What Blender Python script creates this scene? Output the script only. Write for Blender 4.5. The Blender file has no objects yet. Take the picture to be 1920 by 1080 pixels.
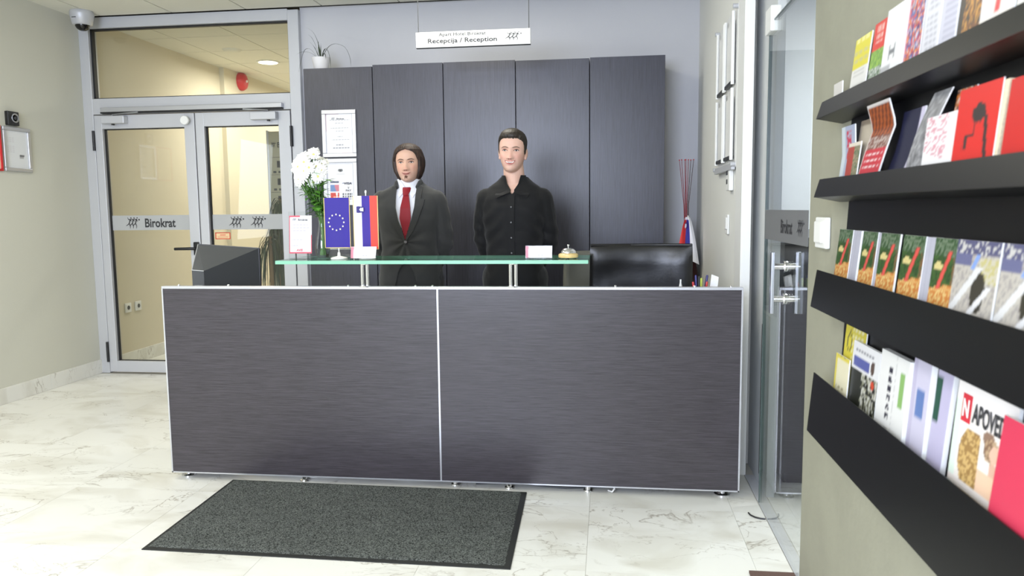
import bpy, bmesh, math, random
from mathutils import Vector, Matrix, noise
random.seed(7)
SC = bpy.context.scene
COL = SC.collection
PI = math.pi

# ------------------------------------------------------------------ camera, world, lights, exposure
YAW, PIT, ROL, FPX, HCAM = .1270, .1030, -.0108, 1425.73, 1.30
def setup_camera():
    cy, sy = math.cos(YAW), math.sin(YAW)
    f0 = Vector((-sy, cy, 0)); r0 = Vector((cy, sy, 0)); u0 = Vector((0, 0, 1))
    f = f0*math.cos(PIT) - u0*math.sin(PIT)
    u = u0*math.cos(PIT) + f0*math.sin(PIT)
    r = r0*math.cos(ROL) + u*math.sin(ROL)
    u2 = u*math.cos(ROL) - r0*math.sin(ROL)
    cam = bpy.data.cameras.new('camera'); ob = bpy.data.objects.new('camera', cam); COL.objects.link(ob)
    m = Matrix(((r.x, u2.x, -f.x, 0), (r.y, u2.y, -f.y, 0), (r.z, u2.z, -f.z, HCAM), (0, 0, 0, 1)))
    ob.matrix_world = m
    cam.sensor_width = 36; cam.lens = FPX/1920*36; cam.clip_start = .05; cam.clip_end = 60
    cam.dof.use_dof = True; cam.dof.focus_distance = 4.0; cam.dof.aperture_fstop = 5.0
    SC.camera = ob
setup_camera()
vs = SC.view_settings
vs.view_transform = 'Standard'; vs.look = 'None'; vs.gamma = 1.0; vs.use_curve_mapping = False
vs.exposure = 0.0
W = bpy.data.worlds.new('world'); SC.world = W; W.use_nodes = True
W.node_tree.nodes['Background'].inputs[0].default_value = (.75, .85, 1, 1)
W.node_tree.nodes['Background'].inputs[1].default_value = .6

def area(name, loc, target, sx, sy, power, color, spread=PI):
    l = bpy.data.lights.new(name, 'AREA'); l.shape = 'RECTANGLE'; l.size = sx; l.size_y = sy
    l.energy = power; l.color = color; l.spread = spread
    o = bpy.data.objects.new(name, l); COL.objects.link(o)
    o.location = loc
    o.rotation_euler = (Vector(target)-Vector(loc)).to_track_quat('-Z', 'Y').to_euler()
    return o
area('daylight_entrance', (-1.5, -2.6, 1.85), (-.9, 4.5, 1.35), 2.4, 1.5, 310, (.70, .78, 1.0))
area('daylight_side_window', (-4.05, 3.0, 1.55), (0, 3.0, 1.2), .8, 1.1, 10, (.86, .92, 1.0))
for (lx, ly) in ((-3.1, .9), (-1.3, .9), (-3.1, -1.2), (-1.3, -1.2), (-2.9, 3.3), (-1.0, 4.45)):  # the last one is a fill, added to brighten the back wall
    area('ceiling_panel_and_fill', (lx, ly, 2.79), (lx, ly, 0), .58, .58, 20 if ly > 2 else 21, (1.0, .97, .86))
area('corridor_luminaire', (-3.3, 7.6, 2.76), (-3.3, 7.6, 0), .5, .5, 35, (1.0, .95, .87))
area('corridor_luminaire', (-3.2, 9.0, 2.76), (-3.2, 9.0, 0), .5, .5, 30, (1.0, .95, .87))
area('office_fill', (1.7, 4.2, 2.76), (1.7, 4.2, 0), .9, .9, 105, (.95, .98, 1.0))  # unseen lamp added to brighten the room behind the glass

# ------------------------------------------------------------------ helpers
def s2l(c):
    c = c/255.0
    return c/12.92 if c <= .04045 else ((c+.055)/1.055)**2.4
def C(r, g, b, a=1.0): return (s2l(r), s2l(g), s2l(b), a)
def c3(r, g, b): return (s2l(r), s2l(g), s2l(b))

def base_mat(name):
    m = bpy.data.materials.new(name); m.use_nodes = True
    nt = m.node_tree; return m, nt, nt.nodes['Principled BSDF']
def mat(name, col, rough=.5, metal=0.0, spec=.5, bump=0, bscale=60, var=0, vscale=8, coat=0, sheen=0):
    m, nt, b = base_mat(name)
    b.inputs['Base Color'].default_value = col
    b.inputs['Roughness'].default_value = rough
    b.inputs['Metallic'].default_value = metal
    b.inputs['Specular IOR Level'].default_value = spec
    if coat: b.inputs['Coat Weight'].default_value = coat
    if sheen: b.inputs['Sheen Weight'].default_value = sheen
    L = nt.links.new
    if var or bump:
        tc = nt.nodes.new('ShaderNodeTexCoord')
    if var:
        n = nt.nodes.new('ShaderNodeTexNoise'); n.inputs['Scale'].default_value = vscale; n.inputs['Detail'].default_value = 5
        L(tc.outputs['Object'], n.inputs['Vector'])
        r = nt.nodes.new('ShaderNodeValToRGB')
        r.color_ramp.elements[0].position = .3; r.color_ramp.elements[1].position = .7
        r.color_ramp.elements[0].color = tuple(x*(1-var) for x in col[:3])+(1,)
        r.color_ramp.elements[1].color = tuple(min(1, x*(1+var)) for x in col[:3])+(1,)
        L(n.outputs['Fac'], r.inputs['Fac']); L(r.outputs['Color'], b.inputs['Base Color'])
    if bump:
        n2 = nt.nodes.new('ShaderNodeTexNoise'); n2.inputs['Scale'].default_value = bscale; n2.inputs['Detail'].default_value = 4
        L(tc.outputs['Object'], n2.inputs['Vector'])
        bp = nt.nodes.new('ShaderNodeBump'); bp.inputs['Strength'].default_value = bump; bp.inputs['Distance'].default_value = .01
        L(n2.outputs['Fac'], bp.inputs['Height']); L(bp.outputs['Normal'], b.inputs['Normal'])
    return m
def emit_mat(name, col, s):
    m, nt, b = base_mat(name)
    b.inputs['Base Color'].default_value = (0, 0, 0, 1)
    b.inputs['Emission Color'].default_value = col; b.inputs['Emission Strength'].default_value = s
    return m
def pane_mat(name, tint, ior=1.5, rough=0.0):
    m = bpy.data.materials.new(name); m.use_nodes = True
    nt = m.node_tree; nt.nodes.remove(nt.nodes['Principled BSDF'])
    out = nt.nodes['Material Output']; L = nt.links.new
    t = nt.nodes.new('ShaderNodeBsdfTransparent'); t.inputs[0].default_value = tint
    g = nt.nodes.new('ShaderNodeBsdfGlossy'); g.inputs['Roughness'].default_value = rough
    fr = nt.nodes.new('ShaderNodeFresnel')
    ge = nt.nodes.new('ShaderNodeNewGeometry'); mr = nt.nodes.new('ShaderNodeMapRange')   # same reflectance on both faces of the thin sheet
    mr.inputs['To Min'].default_value = ior; mr.inputs['To Max'].default_value = 1/ior
    L(ge.outputs['Backfacing'], mr.inputs['Value']); L(mr.outputs[0], fr.inputs['IOR'])
    mx = nt.nodes.new('ShaderNodeMixShader')
    L(fr.outputs[0], mx.inputs[0]); L(t.outputs[0], mx.inputs[1]); L(g.outputs[0], mx.inputs[2]); L(mx.outputs[0], out.inputs[0])
    return m
def wood_mat(name, axis, dark, light, rough=.42):
    """dark laminate with fine fibres running along one axis"""
    m, nt, b = base_mat(name); L = nt.links.new
    tc = nt.nodes.new('ShaderNodeTexCoord'); mp = nt.nodes.new('ShaderNodeMapping')
    sc = {'x': (5.0, 60, 230), 'z': (170, 60, 4.0)}[axis]
    mp.inputs['Scale'].default_value = sc
    oi = nt.nodes.new('ShaderNodeObjectInfo'); va = nt.nodes.new('ShaderNodeVectorMath'); va.operation = 'ADD'
    ml = nt.nodes.new('ShaderNodeMath'); ml.operation = 'MULTIPLY'; ml.inputs[1].default_value = 37
    L(oi.outputs['Random'], ml.inputs[0])
    L(tc.outputs['Object'], mp.inputs['Vector']); L(mp.outputs[0], va.inputs[0]); L(ml.outputs[0], va.inputs[1])
    n = nt.nodes.new('ShaderNodeTexNoise'); n.inputs['Scale'].default_value = 1.6; n.inputs['Detail'].default_value = 8; n.inputs['Roughness'].default_value = .72; n.inputs['Distortion'].default_value = .35
    L(va.outputs[0], n.inputs['Vector'])
    r = nt.nodes.new('ShaderNodeValToRGB'); r.color_ramp.elements[0].position = .34; r.color_ramp.elements[1].position = .70
    r.color_ramp.elements[0].color = dark; r.color_ramp.elements[1].color = light
    L(n.outputs['Fac'], r.inputs['Fac']); L(r.outputs['Color'], b.inputs['Base Color'])
    b.inputs['Roughness'].default_value = rough
    bp = nt.nodes.new('ShaderNodeBump'); bp.inputs['Strength'].default_value = .10; bp.inputs['Distance'].default_value = .0004
    L(n.outputs['Fac'], bp.inputs['Height']); L(bp.outputs['Normal'], b.inputs['Normal'])
    return m
def marble_mat(name):
    m, nt, b = base_mat(name); L = nt.links.new
    N = nt.nodes.new
    tc = N('ShaderNodeTexCoord'); oi = N('ShaderNodeObjectInfo')
    ml = N('ShaderNodeMath'); ml.operation = 'MULTIPLY'; ml.inputs[1].default_value = 53
    L(oi.outputs['Random'], ml.inputs[0])
    va = N('ShaderNodeVectorMath'); va.operation = 'ADD'; L(tc.outputs['Object'], va.inputs[0]); L(ml.outputs[0], va.inputs[1])
    mp = N('ShaderNodeMapping'); mp.inputs['Rotation'].default_value = (0, 0, .45); mp.inputs['Scale'].default_value = (1.0, 1.9, 1)
    L(va.outputs[0], mp.inputs['Vector'])
    def ridge(scale, width, dist, detail):
        n = N('ShaderNodeTexNoise'); n.inputs['Scale'].default_value = scale; n.inputs['Detail'].default_value = detail
        n.inputs['Roughness'].default_value = .55; n.inputs['Distortion'].default_value = dist
        L(mp.outputs[0], n.inputs['Vector'])
        s = N('ShaderNodeMath'); s.operation = 'SUBTRACT'; s.inputs[1].default_value = .5; L(n.outputs['Fac'], s.inputs[0])
        a = N('ShaderNodeMath'); a.operation = 'ABSOLUTE'; L(s.outputs[0], a.inputs[0])
        mr = N('ShaderNodeMapRange'); mr.inputs['From Min'].default_value = 0; mr.inputs['From Max'].default_value = width
        mr.inputs['To Min'].default_value = 1; mr.inputs['To Max'].default_value = 0
        L(a.outputs[0], mr.inputs['Value']); return mr.outputs[0]
    r1 = ridge(1.2, .0085, .9, 6); r2 = ridge(2.9, .008, 1.2, 5)
    msk = N('ShaderNodeTexNoise'); msk.inputs['Scale'].default_value = 1.7; msk.inputs['Detail'].default_value = 2
    L(mp.outputs[0], msk.inputs['Vector'])
    mk = N('ShaderNodeMapRange'); mk.inputs['From Min'].default_value = .45; mk.inputs['From Max'].default_value = .68
    L(msk.outputs['Fac'], mk.inputs['Value'])
    m2 = N('ShaderNodeMath'); m2.operation = 'MULTIPLY'; L(r2, m2.inputs[0]); L(mk.outputs[0], m2.inputs[1])
    mk1 = N('ShaderNodeMapRange'); mk1.inputs['From Min'].default_value = .40; mk1.inputs['From Max'].default_value = .6
    L(msk.outputs['Fac'], mk1.inputs['Value'])
    m1 = N('ShaderNodeMath'); m1.operation = 'MULTIPLY'; L(r1, m1.inputs[0]); L(mk1.outputs[0], m1.inputs[1])
    mx = N('ShaderNodeMath'); mx.operation = 'MAXIMUM'; L(m1.outputs[0], mx.inputs[0]); L(m2.outputs[0], mx.inputs[1])
    sc = N('ShaderNodeMath'); sc.operation = 'MULTIPLY'; sc.inputs[1].default_value = .75; L(mx.outputs[0], sc.inputs[0])
    cl = N('ShaderNodeTexNoise'); cl.inputs['Scale'].default_value = 2.2; cl.inputs['Detail'].default_value = 6; cl.inputs['Distortion'].default_value = .8
    L(mp.outputs[0], cl.inputs['Vector'])
    cr = N('ShaderNodeValToRGB'); cr.color_ramp.elements[0].position = .30; cr.color_ramp.elements[1].position = .52
    cr.color_ramp.elements[0].color = C(206, 203, 192); cr.color_ramp.elements[1].color = C(226, 225, 218)
    L(cl.outputs['Fac'], cr.inputs['Fac'])
    mix = N('ShaderNodeMixRGB'); L(sc.outputs[0], mix.inputs[0]); L(cr.outputs[0], mix.inputs[1]); mix.inputs[2].default_value = C(138, 128, 110)
    L(mix.outputs[0], b.inputs['Base Color'])
    b.inputs['Roughness'].default_value = .30; b.inputs['Specular IOR Level'].default_value = .35
    return m
def attr_mat(name, rough=.45, spec=.4, bump=0, sss=0):
    m, nt, b = base_mat(name); L = nt.links.new
    a = nt.nodes.new('ShaderNodeAttribute'); a.attribute_name = 'Col'
    L(a.outputs['Color'], b.inputs['Base Color']); b.inputs['Roughness'].default_value = rough; b.inputs['Specular IOR Level'].default_value = spec
    if sss:
        b.inputs['Subsurface Weight'].default_value = sss; b.inputs['Subsurface Radius'].default_value = (1, .35, .2); b.inputs['Subsurface Scale'].default_value = .006
    return m
def fibre_mat(name, dark, light, scale, rough=.5, bump=.3):
    m, nt, b = base_mat(name); L = nt.links.new
    tc = nt.nodes.new('ShaderNodeTexCoord'); mp = nt.nodes.new('ShaderNodeMapping'); mp.inputs['Scale'].default_value = scale
    n = nt.nodes.new('ShaderNodeTexNoise'); n.inputs['Scale'].default_value = 1; n.inputs['Detail'].default_value = 5
    r = nt.nodes.new('ShaderNodeValToRGB'); r.color_ramp.elements[0].position = .35; r.color_ramp.elements[1].position = .68
    r.color_ramp.elements[0].color = dark; r.color_ramp.elements[1].color = light
    L(tc.outputs['Object'], mp.inputs[0]); L(mp.outputs[0], n.inputs['Vector']); L(n.outputs['Fac'], r.inputs[0]); L(r.outputs[0], b.inputs['Base Color'])
    bp = nt.nodes.new('ShaderNodeBump'); bp.inputs['Strength'].default_value = bump; bp.inputs['Distance'].default_value = .004
    L(n.outputs['Fac'], bp.inputs['Height']); L(bp.outputs['Normal'], b.inputs['Normal'])
    b.inputs['Roughness'].default_value = rough
    return m

M = {}
M['wall'] = mat('painted_plaster_warm_grey', C(204, 203, 190), .75, bump=.06, bscale=140)
M['wallback'] = mat('painted_plaster_cool_grey', C(194, 194, 197), .75, bump=.06, bscale=140)
M['wallright'] = mat('painted_plaster_off_white', C(226, 226, 220), .75, bump=.06, bscale=140)
M['wallrack'] = mat('concrete_grey_beige_plaster', C(147, 146, 129), .72, bump=.12, bscale=40, var=.05, vscale=7)
M['corr'] = mat('painted_plaster_cream_yellow', C(214, 205, 182), .8, bump=.04, bscale=120)
M['tile'] = mat('mineral_fibre_tile', C(226, 224, 210), .9, bump=.1, bscale=220)
M['grid'] = mat('ceiling_grid_dark_gap', C(40, 38, 32), .9)
M['marble'] = marble_mat('cream_veined_marble')
M['joint'] = mat('grey_mortar_joint', C(200, 197, 186), .8)
M['alu'] = mat('satin_anodised_aluminium', C(194, 195, 198), .42, .2)
M['alubright'] = mat('bright_aluminium_trim', C(200, 201, 206), .3, .7)
M['chrome'] = mat('polished_chrome', C(225, 225, 228), .12, 1)
M['steel'] = mat('brushed_steel', C(190, 193, 200), .28, .9)
M['gasket'] = mat('black_rubber_gasket', C(18, 18, 18), .6)
M['black'] = mat('black_plastic', C(22, 22, 24), .4)
M['greyplastic'] = mat('dark_grey_plastic', C(62, 64, 66), .5)
M['white'] = mat('white_plastic', C(232, 232, 228), .4)
M['paper'] = mat('white_paper', C(238, 238, 236), .7)
M['ink'] = mat('dark_grey_ink', C(48, 48, 50), .6)
M['redink'] = mat('red_ink', C(196, 44, 58), .6)
M['pane'] = pane_mat('clear_door_glass', (.93, .95, .94, 1))
M['pane_side'] = pane_mat('reflective_glass', (.95, .97, .97, 1), 1.68)
M['acrylic'] = pane_mat('clear_acrylic', (.96, .97, .97, 1), 1.45)
M['counter'] = pane_mat('tinted_counter_glass', (.82, .92, .87, 1), 1.5, .02)
M['edge'] = mat('sea_green_glass_edge', C(130, 188, 160), .2, spec=.6)
M['film'] = mat('frosted_grey_film', C(172, 173, 172), .6)
M['film2'] = mat('darker_frosted_grey_film', C(112, 113, 115), .6)
M['wenge_x'] = wood_mat('dark_wenge_laminate_horizontal', 'x', C(36, 33, 36), C(74, 69, 75), .33)
M['wenge_z'] = wood_mat('dark_wenge_laminate_vertical', 'z', C(40, 40, 48), C(64, 64, 76), .34)
M['endpanel'] = mat('grey_green_melamine', C(150, 156, 148), .5)
M['mat'] = None
M['rubber'] = mat('black_rubber_border', C(30, 31, 30), .6)
M['leather'] = mat('black_leather', C(20, 20, 22), .36, bump=.05, bscale=60, spec=.6)
M['leather2'] = mat('worn_grey_leather', C(118, 118, 110), .42, bump=.06, bscale=50)
M['shelf'] = mat('black_satin_steel_shelf', C(9, 9, 10), .38, spec=.35)
M['print'] = attr_mat('printed_paper', .38, .45)
M['cloth'] = attr_mat('printed_satin_cloth', .6, .3)
M['gold'] = mat('gold_cord', C(222, 196, 130), .45)
M['skin'] = attr_mat('skin', .48, .35, sss=.12)
M['wood'] = mat('varnished_light_wood', C(226, 196, 132), .35, var=.1, vscale=40)
M['maroon'] = mat('dark_maroon_glaze', C(58, 16, 18), .3)
M['red'] = mat('red_lacquer', C(196, 30, 36), .4)
M['stem'] = mat('green_stem', C(86, 128, 58), .5)
M['leafg'] = mat('fresh_green_leaf', C(104, 160, 66), .5, var=.3, vscale=60)
M['petal'] = mat('white_petal', C(244, 244, 238), .6)
M['disc'] = mat('yellow_green_floret', C(206, 204, 120), .7)
M['draca'] = mat('dark_dracaena_leaf', C(40, 54, 24), .5, var=.35, vscale=30)
M['bark'] = mat('brown_cane_bark', C(120, 96, 66), .8)
M['soil'] = mat('dark_soil', C(52, 40, 30), .9)
M['floorbase'] = mat('cream_stone_floor', C(226, 223, 208), .35)

class MB:
    """collects shapes, then links them as ONE mesh object"""
    def __init__(s): s.v = []; s.f = []; s.m = []
    def add(s, vs_, fs_, mi=0):
        o = len(s.v); s.v.extend([tuple(p) for p in vs_])
        for f in fs_: s.f.append(tuple(i+o for i in f)); s.m.append(mi)
        return s
    def box(s, x0, x1, y0, y1, z0, z1, mi=0, bev=0.0):
        if bev <= 0:
            v = [(x, y, z) for z in (z0, z1) for y in (y0, y1) for x in (x0, x1)]
            return s.add(v, [(0, 2, 3, 1), (4, 5, 7, 6), (0, 1, 5, 4), (2, 6, 7, 3), (0, 4, 6, 2), (1, 3, 7, 5)], mi)
        bm = bmesh.new(); bmesh.ops.create_cube(bm, size=1)
        for v in bm.verts:
            v.co = Vector(((x0+x1)/2+v.co.x*(x1-x0), (y0+y1)/2+v.co.y*(y1-y0), (z0+z1)/2+v.co.z*(z1-z0)))
        bmesh.ops.bevel(bm, geom=bm.edges[:], offset=bev, segments=2, profile=.5, affect='EDGES')
        return s._bm(bm, mi)
    def _bm(s, bm, mi=0, mtx=None):
        bm.verts.index_update()
        v = [(mtx @ a.co if mtx else a.co)[:] for a in bm.verts]
        f = [tuple(a.index for a in q.verts) for q in bm.faces]
        bm.free(); return s.add(v, f, mi)
    def hull(s, bot, top, mi=0):
        n = len(bot)
        fs = [tuple(reversed(range(n))), tuple(range(n, 2*n))]
        fs += [(i, (i+1) % n, n+(i+1) % n, n+i) for i in range(n)]
        return s.add(list(bot)+list(top), fs, mi)
    def prism(s, poly, ax, d0, d1, mi=0):
        """polygon in the plane across ax, extruded from d0 to d1 along ax"""
        def p(q, d):
            return {'x': (d, q[0], q[1]), 'y': (q[0], d, q[1]), 'z': (q[0], q[1], d)}[ax]
        return s.hull([p(q, d0) for q in poly], [p(q, d1) for q in poly], mi)
    def tube(s, pts, r, n=8, mi=0):
        pts = [Vector(p) for p in pts]; k = len(pts)
        rs = r if isinstance(r, (list, tuple)) else [r]*k
        up = None; vs_ = []
        for i, p in enumerate(pts):
            d = (pts[min(i+1, k-1)]-pts[max(i-1, 0)]).normalized()
            if up is None:
                up = Vector((0, 0, 1)) if abs(d.z) < .9 else Vector((1, 0, 0))
            a = d.cross(up).normalized(); up = a.cross(d).normalized()
            for j in range(n):
                t = 2*PI*j/n; vs_.append(p+(a*math.cos(t)+up*math.sin(t))*rs[i])
        fs = [(i*n+j, i*n+(j+1) % n, (i+1)*n+(j+1) % n, (i+1)*n+j) for i in range(k-1) for j in range(n)]
        fs += [tuple(reversed(range(n))), tuple((k-1)*n+j for j in range(n))]
        return s.add(vs_, fs, mi)
    def lathe(s, prof, c=(0, 0, 0), n=24, mi=0, ax='z', cap=True):
        vs_ = []
        for (r, z) in prof:
            for j in range(n):
                t = 2*PI*j/n; a, b = r*math.cos(t), r*math.sin(t)
                q = {'z': (a, b, z), 'y': (a, z, b), 'x': (z, a, b)}[ax]
                vs_.append((c[0]+q[0], c[1]+q[1], c[2]+q[2]))
        k = len(prof)
        fs = [(i*n+j, i*n+(j+1) % n, (i+1)*n+(j+1) % n, (i+1)*n+j) for i in range(k-1) for j in range(n)]
        if cap: fs += [tuple(reversed(range(n))), tuple((k-1)*n+j for j in range(n))]
        return s.add(vs_, fs, mi)
    def rings(s, rr, mi=0, cap=True):
        n = len(rr[0]); k = len(rr)
        fs = [(i*n+j, i*n+(j+1) % n, (i+1)*n+(j+1) % n, (i+1)*n+j) for i in range(k-1) for j in range(n)]
        if cap: fs += [tuple(reversed(range(n))), tuple((k-1)*n+j for j in range(n))]
        return s.add([p for r in rr for p in r], fs, mi)
    def ball(s, c, rx, ry, rz, nu=16, nv=10, mi=0, mtx=None):
        rr = []
        for i in range(1, nv):
            t = PI*i/nv; ring = []
            for j in range(nu):
                a = 2*PI*j/nu
                q = Vector((rx*math.sin(t)*math.cos(a), ry*math.sin(t)*math.sin(a), -rz*math.cos(t)))
                if mtx: q = mtx @ q
                ring.append((c[0]+q.x, c[1]+q.y, c[2]+q.z))
            rr.append(ring)
        return s.rings(rr, mi)
    def grid(s, fn, nu, nv, mi=0):
        vs_ = [fn(i/nu, j/nv) for j in range(nv+1) for i in range(nu+1)]
        w = nu+1
        return s.add(vs_, [(j*w+i, j*w+i+1, (j+1)*w+i+1, (j+1)*w+i) for j in range(nv) for i in range(nu)], mi)
    def mesh(s, name, mats, smooth=None):
        me = bpy.data.meshes.new(name); me.from_pydata(s.v, [], s.f)
        for m_ in (mats if isinstance(mats, (list, tuple)) else [mats]): me.materials.append(m_)
        if any(s.m): me.polygons.foreach_set('material_index', s.m)
        bm = bmesh.new(); bm.from_mesh(me); bmesh.ops.recalc_face_normals(bm, faces=bm.faces[:]); bm.to_mesh(me); bm.free()
        if smooth is not None:
            me.polygons.foreach_set('use_smooth', [True]*len(me.polygons)); me.set_sharp_from_angle(angle=math.radians(smooth))
        me.update(); return me
    def build(s, name, mats, parent=None, smooth=None, loc=None):
        o = bpy.data.objects.new(name, s.mesh(name, mats, smooth)); COL.objects.link(o)
        if parent: o.parent = parent
        if loc: o.location = loc
        return o
def tag(o, label=None, cat=None, group=None, kind=None):
    if label: o['label'] = label
    if cat: o['category'] = cat
    if group: o['group'] = group
    if kind: o['kind'] = kind
    return o
def thing(name, label, cat, loc, rz=0.0, group=None, kind=None):
    o = bpy.data.objects.new(name, None); COL.objects.link(o); o.location = loc; o.rotation_euler = (0, 0, rz)
    o.empty_display_size = .05
    return tag(o, label, cat, group, kind)
def dup(o, parent=None):
    c = o.copy(); COL.objects.link(c)
    if parent: c.parent = parent
    return c
def box(name, mats, parent, a, bev=0.0):
    return MB().box(*a, bev=bev).build(name, mats, parent)
DG = None
def text(name, s, w, h, origin, right, up, m, parent, bold=0.0, shear=0.0, label=None, depth=.0006):
    """flat raised lettering of width w and height h; origin is its lower left corner"""
    cu = bpy.data.curves.new('txt', 'FONT'); cu.body = s; cu.size = 1; cu.extrude = 0; cu.offset = bold; cu.resolution_u = 3; cu.shear = shear
    t = bpy.data.objects.new('txt', cu); COL.objects.link(t)
    dg = bpy.context.evaluated_depsgraph_get()
    me = bpy.data.meshes.new_from_object(t.evaluated_get(dg))
    bpy.data.objects.remove(t); bpy.data.curves.remove(cu)
    xs = [v.co.x for v in me.vertices]; ys = [v.co.y for v in me.vertices]
    x0, x1, y0, y1 = min(xs), max(xs), min(ys), max(ys)
    R_, U = Vector(right).normalized(), Vector(up).normalized(); Nn = R_.cross(U); O = Vector(origin)
    bm = bmesh.new(); bm.from_mesh(me)
    for v in bm.verts:
        v.co = O + R_*((v.co.x-x0)/(x1-x0)*w) + U*((v.co.y-y0)/(y1-y0)*h) + Nn*depth
    bm.to_mesh(me); bm.free(); me.materials.clear(); me.materials.append(m); me.name = name
    o = bpy.data.objects.new(name, me); COL.objects.link(o); o.parent = parent
    if label: o['label'] = label
    return o
def logo(name, w, h, origin, right, up, m, parent, depth=.0007):
    """three running figures in a row chasing a small ball"""
    R_, U = Vector(right).normalized(), Vector(up).normalized(); Nn = R_.cross(U); O = Vector(origin)
    mb = MB()
    def P3(x, y): return O + R_*(x*w) + U*(y*h) + Nn*depth
    def stroke(p, q, t0, t1):
        p = Vector(p); q = Vector(q); asp = w/h
        d = Vector(((q.x-p.x)*asp, q.y-p.y)).normalized(); n = Vector((-d.y/asp, d.x))
        a = [p+n*t0, p-n*t0, q-n*t1, q+n*t1]
        mb.add([P3(*k) for k in a], [(0, 1, 2, 3)])
    def dot(x, y, r):
        mb.add([P3(x+r*math.cos(2*PI*k/10)*h/w, y+r*math.sin(2*PI*k/10)) for k in range(10)], [tuple(range(10))])
    for k in range(3):
        x = .20+.215*k
        dot(x+.19, .94, .055)
        stroke((x+.15, .84), (x+.05, .45), .055, .045)
        stroke((x+.15, .82), (x+.02, .78), .035, .03); stroke((x+.02, .78), (x-.04, .98), .03, .02)
        stroke((x+.15, .80), (x+.22, .62), .035, .02)
        stroke((x+.05, .46), (x+.13, .26), .045, .035); stroke((x+.13, .26), (x+.10, .02), .035, .02)
        stroke((x+.05, .46), (x-.05, .34), .045, .035); stroke((x-.05, .34), (x-.18, .24), .035, .015)
    dot(.95, .78, .075)
    return mb.build(name, m, parent)
def colgrid(name, fn_pos, fn_col, nu, nv, m, parent=None, thick=None, back=(.8, .8, .78), smooth=None):
    """sheet of paper or cloth whose print is a per-vertex colour; thick is an offset vector for its back"""
    vs_ = []; cs = []
    for j in range(nv+1):
        for i in range(nu+1):
            vs_.append(tuple(fn_pos(i/nu, j/nv)))
            c = fn_col(i/nu, j/nv); cs.append((s2l(c[0]), s2l(c[1]), s2l(c[2]), 1))
    w = nu+1; n0 = len(vs_)
    fs = [(j*w+i, j*w+i+1, (j+1)*w+i+1, (j+1)*w+i) for j in range(nv) for i in range(nu)]
    if thick is not None:
        t = Vector(thick)
        loop = [i for i in range(nu+1)]+[j*w+nu for j in range(1, nv+1)]+[nv*w+i for i in range(nu-1, -1, -1)]+[j*w for j in range(nv-1, 0, -1)]
        a0 = len(vs_)
        for i in loop: vs_.append(vs_[i]); cs.append(back+(1,))
        b0 = len(vs_)
        for i in loop: vs_.append(tuple(Vector(vs_[i])+t)); cs.append(back+(1,))
        k = len(loop)
        fs += [(a0+i, b0+i, b0+(i+1) % k, a0+(i+1) % k) for i in range(k)]
        g0 = len(vs_)
        for i in range(n0): vs_.append(tuple(Vector(vs_[i])+t)); cs.append(back+(1,))
        fs += [(g0+j*w+i, g0+(j+1)*w+i, g0+(j+1)*w+i+1, g0+j*w+i+1) for j in range(nv) for i in range(nu)]
    me = bpy.data.meshes.new(name); me.from_pydata(vs_, [], fs); me.materials.append(m)
    at = me.color_attributes.new('Col', 'FLOAT_COLOR', 'POINT')
    at.data.foreach_set('color', [x for c in cs for x in c])
    if smooth is not None:
        me.polygons.foreach_set('use_smooth', [True]*len(me.polygons)); me.set_sharp_from_angle(angle=math.radians(smooth))
    o = bpy.data.objects.new(name, me); COL.objects.link(o)
    if parent: o.parent = parent
    return o
XR, ZU = (1, 0, 0), (0, 0, 1)

# carpet pile colour of the floor mat
def carpet():
    m, nt, b = base_mat('charcoal_carpet_pile'); L = nt.links.new
    tc = nt.nodes.new('ShaderNodeTexCoord'); v = nt.nodes.new('ShaderNodeTexVoronoi'); v.inputs['Scale'].default_value = 330
    n = nt.nodes.new('ShaderNodeTexNoise'); n.inputs['Scale'].default_value = 9; n.inputs['Detail'].default_value = 4
    L(tc.outputs['Object'], v.inputs['Vector']); L(tc.outputs['Object'], n.inputs['Vector'])
    r = nt.nodes.new('ShaderNodeValToRGB'); r.color_ramp.elements[0].color = C(40, 43, 42); r.color_ramp.elements[1].color = C(126, 130, 126)
    r.color_ramp.elements[0].position = .1; r.color_ramp.elements[1].position = .9
    sp = nt.nodes.new('ShaderNodeSeparateColor'); L(v.outputs['Color'], sp.inputs[0])
    L(sp.outputs[0], r.inputs[0])
    mx = nt.nodes.new('ShaderNodeMixRGB'); mx.blend_type = 'MULTIPLY'; mx.inputs[0].default_value = .35
    L(r.outputs[0], mx.inputs[1]); L(n.outputs['Fac'], mx.inputs[2]); L(mx.outputs[0], b.inputs['Base Color'])
    bp = nt.nodes.new('ShaderNodeBump'); bp.inputs['Strength'].default_value = .6; bp.inputs['Distance'].default_value = .004
    L(v.outputs['Distance'], bp.inputs['Height']); L(bp.outputs['Normal'], b.inputs['Normal'])
    b.inputs['Roughness'].default_value = .95; b.inputs['Specular IOR Level'].default_value = .1
    return m
M['mat'] = carpet()
# ------------------------------------------------------------------ the setting
XL, YB, ZC = -4.14, 5.72, 2.83
def struct(name, mb, m, label=None, cat=None, **k):
    o = mb.build(name, m, **k); tag(o, label, cat, kind='structure'); return o
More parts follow.
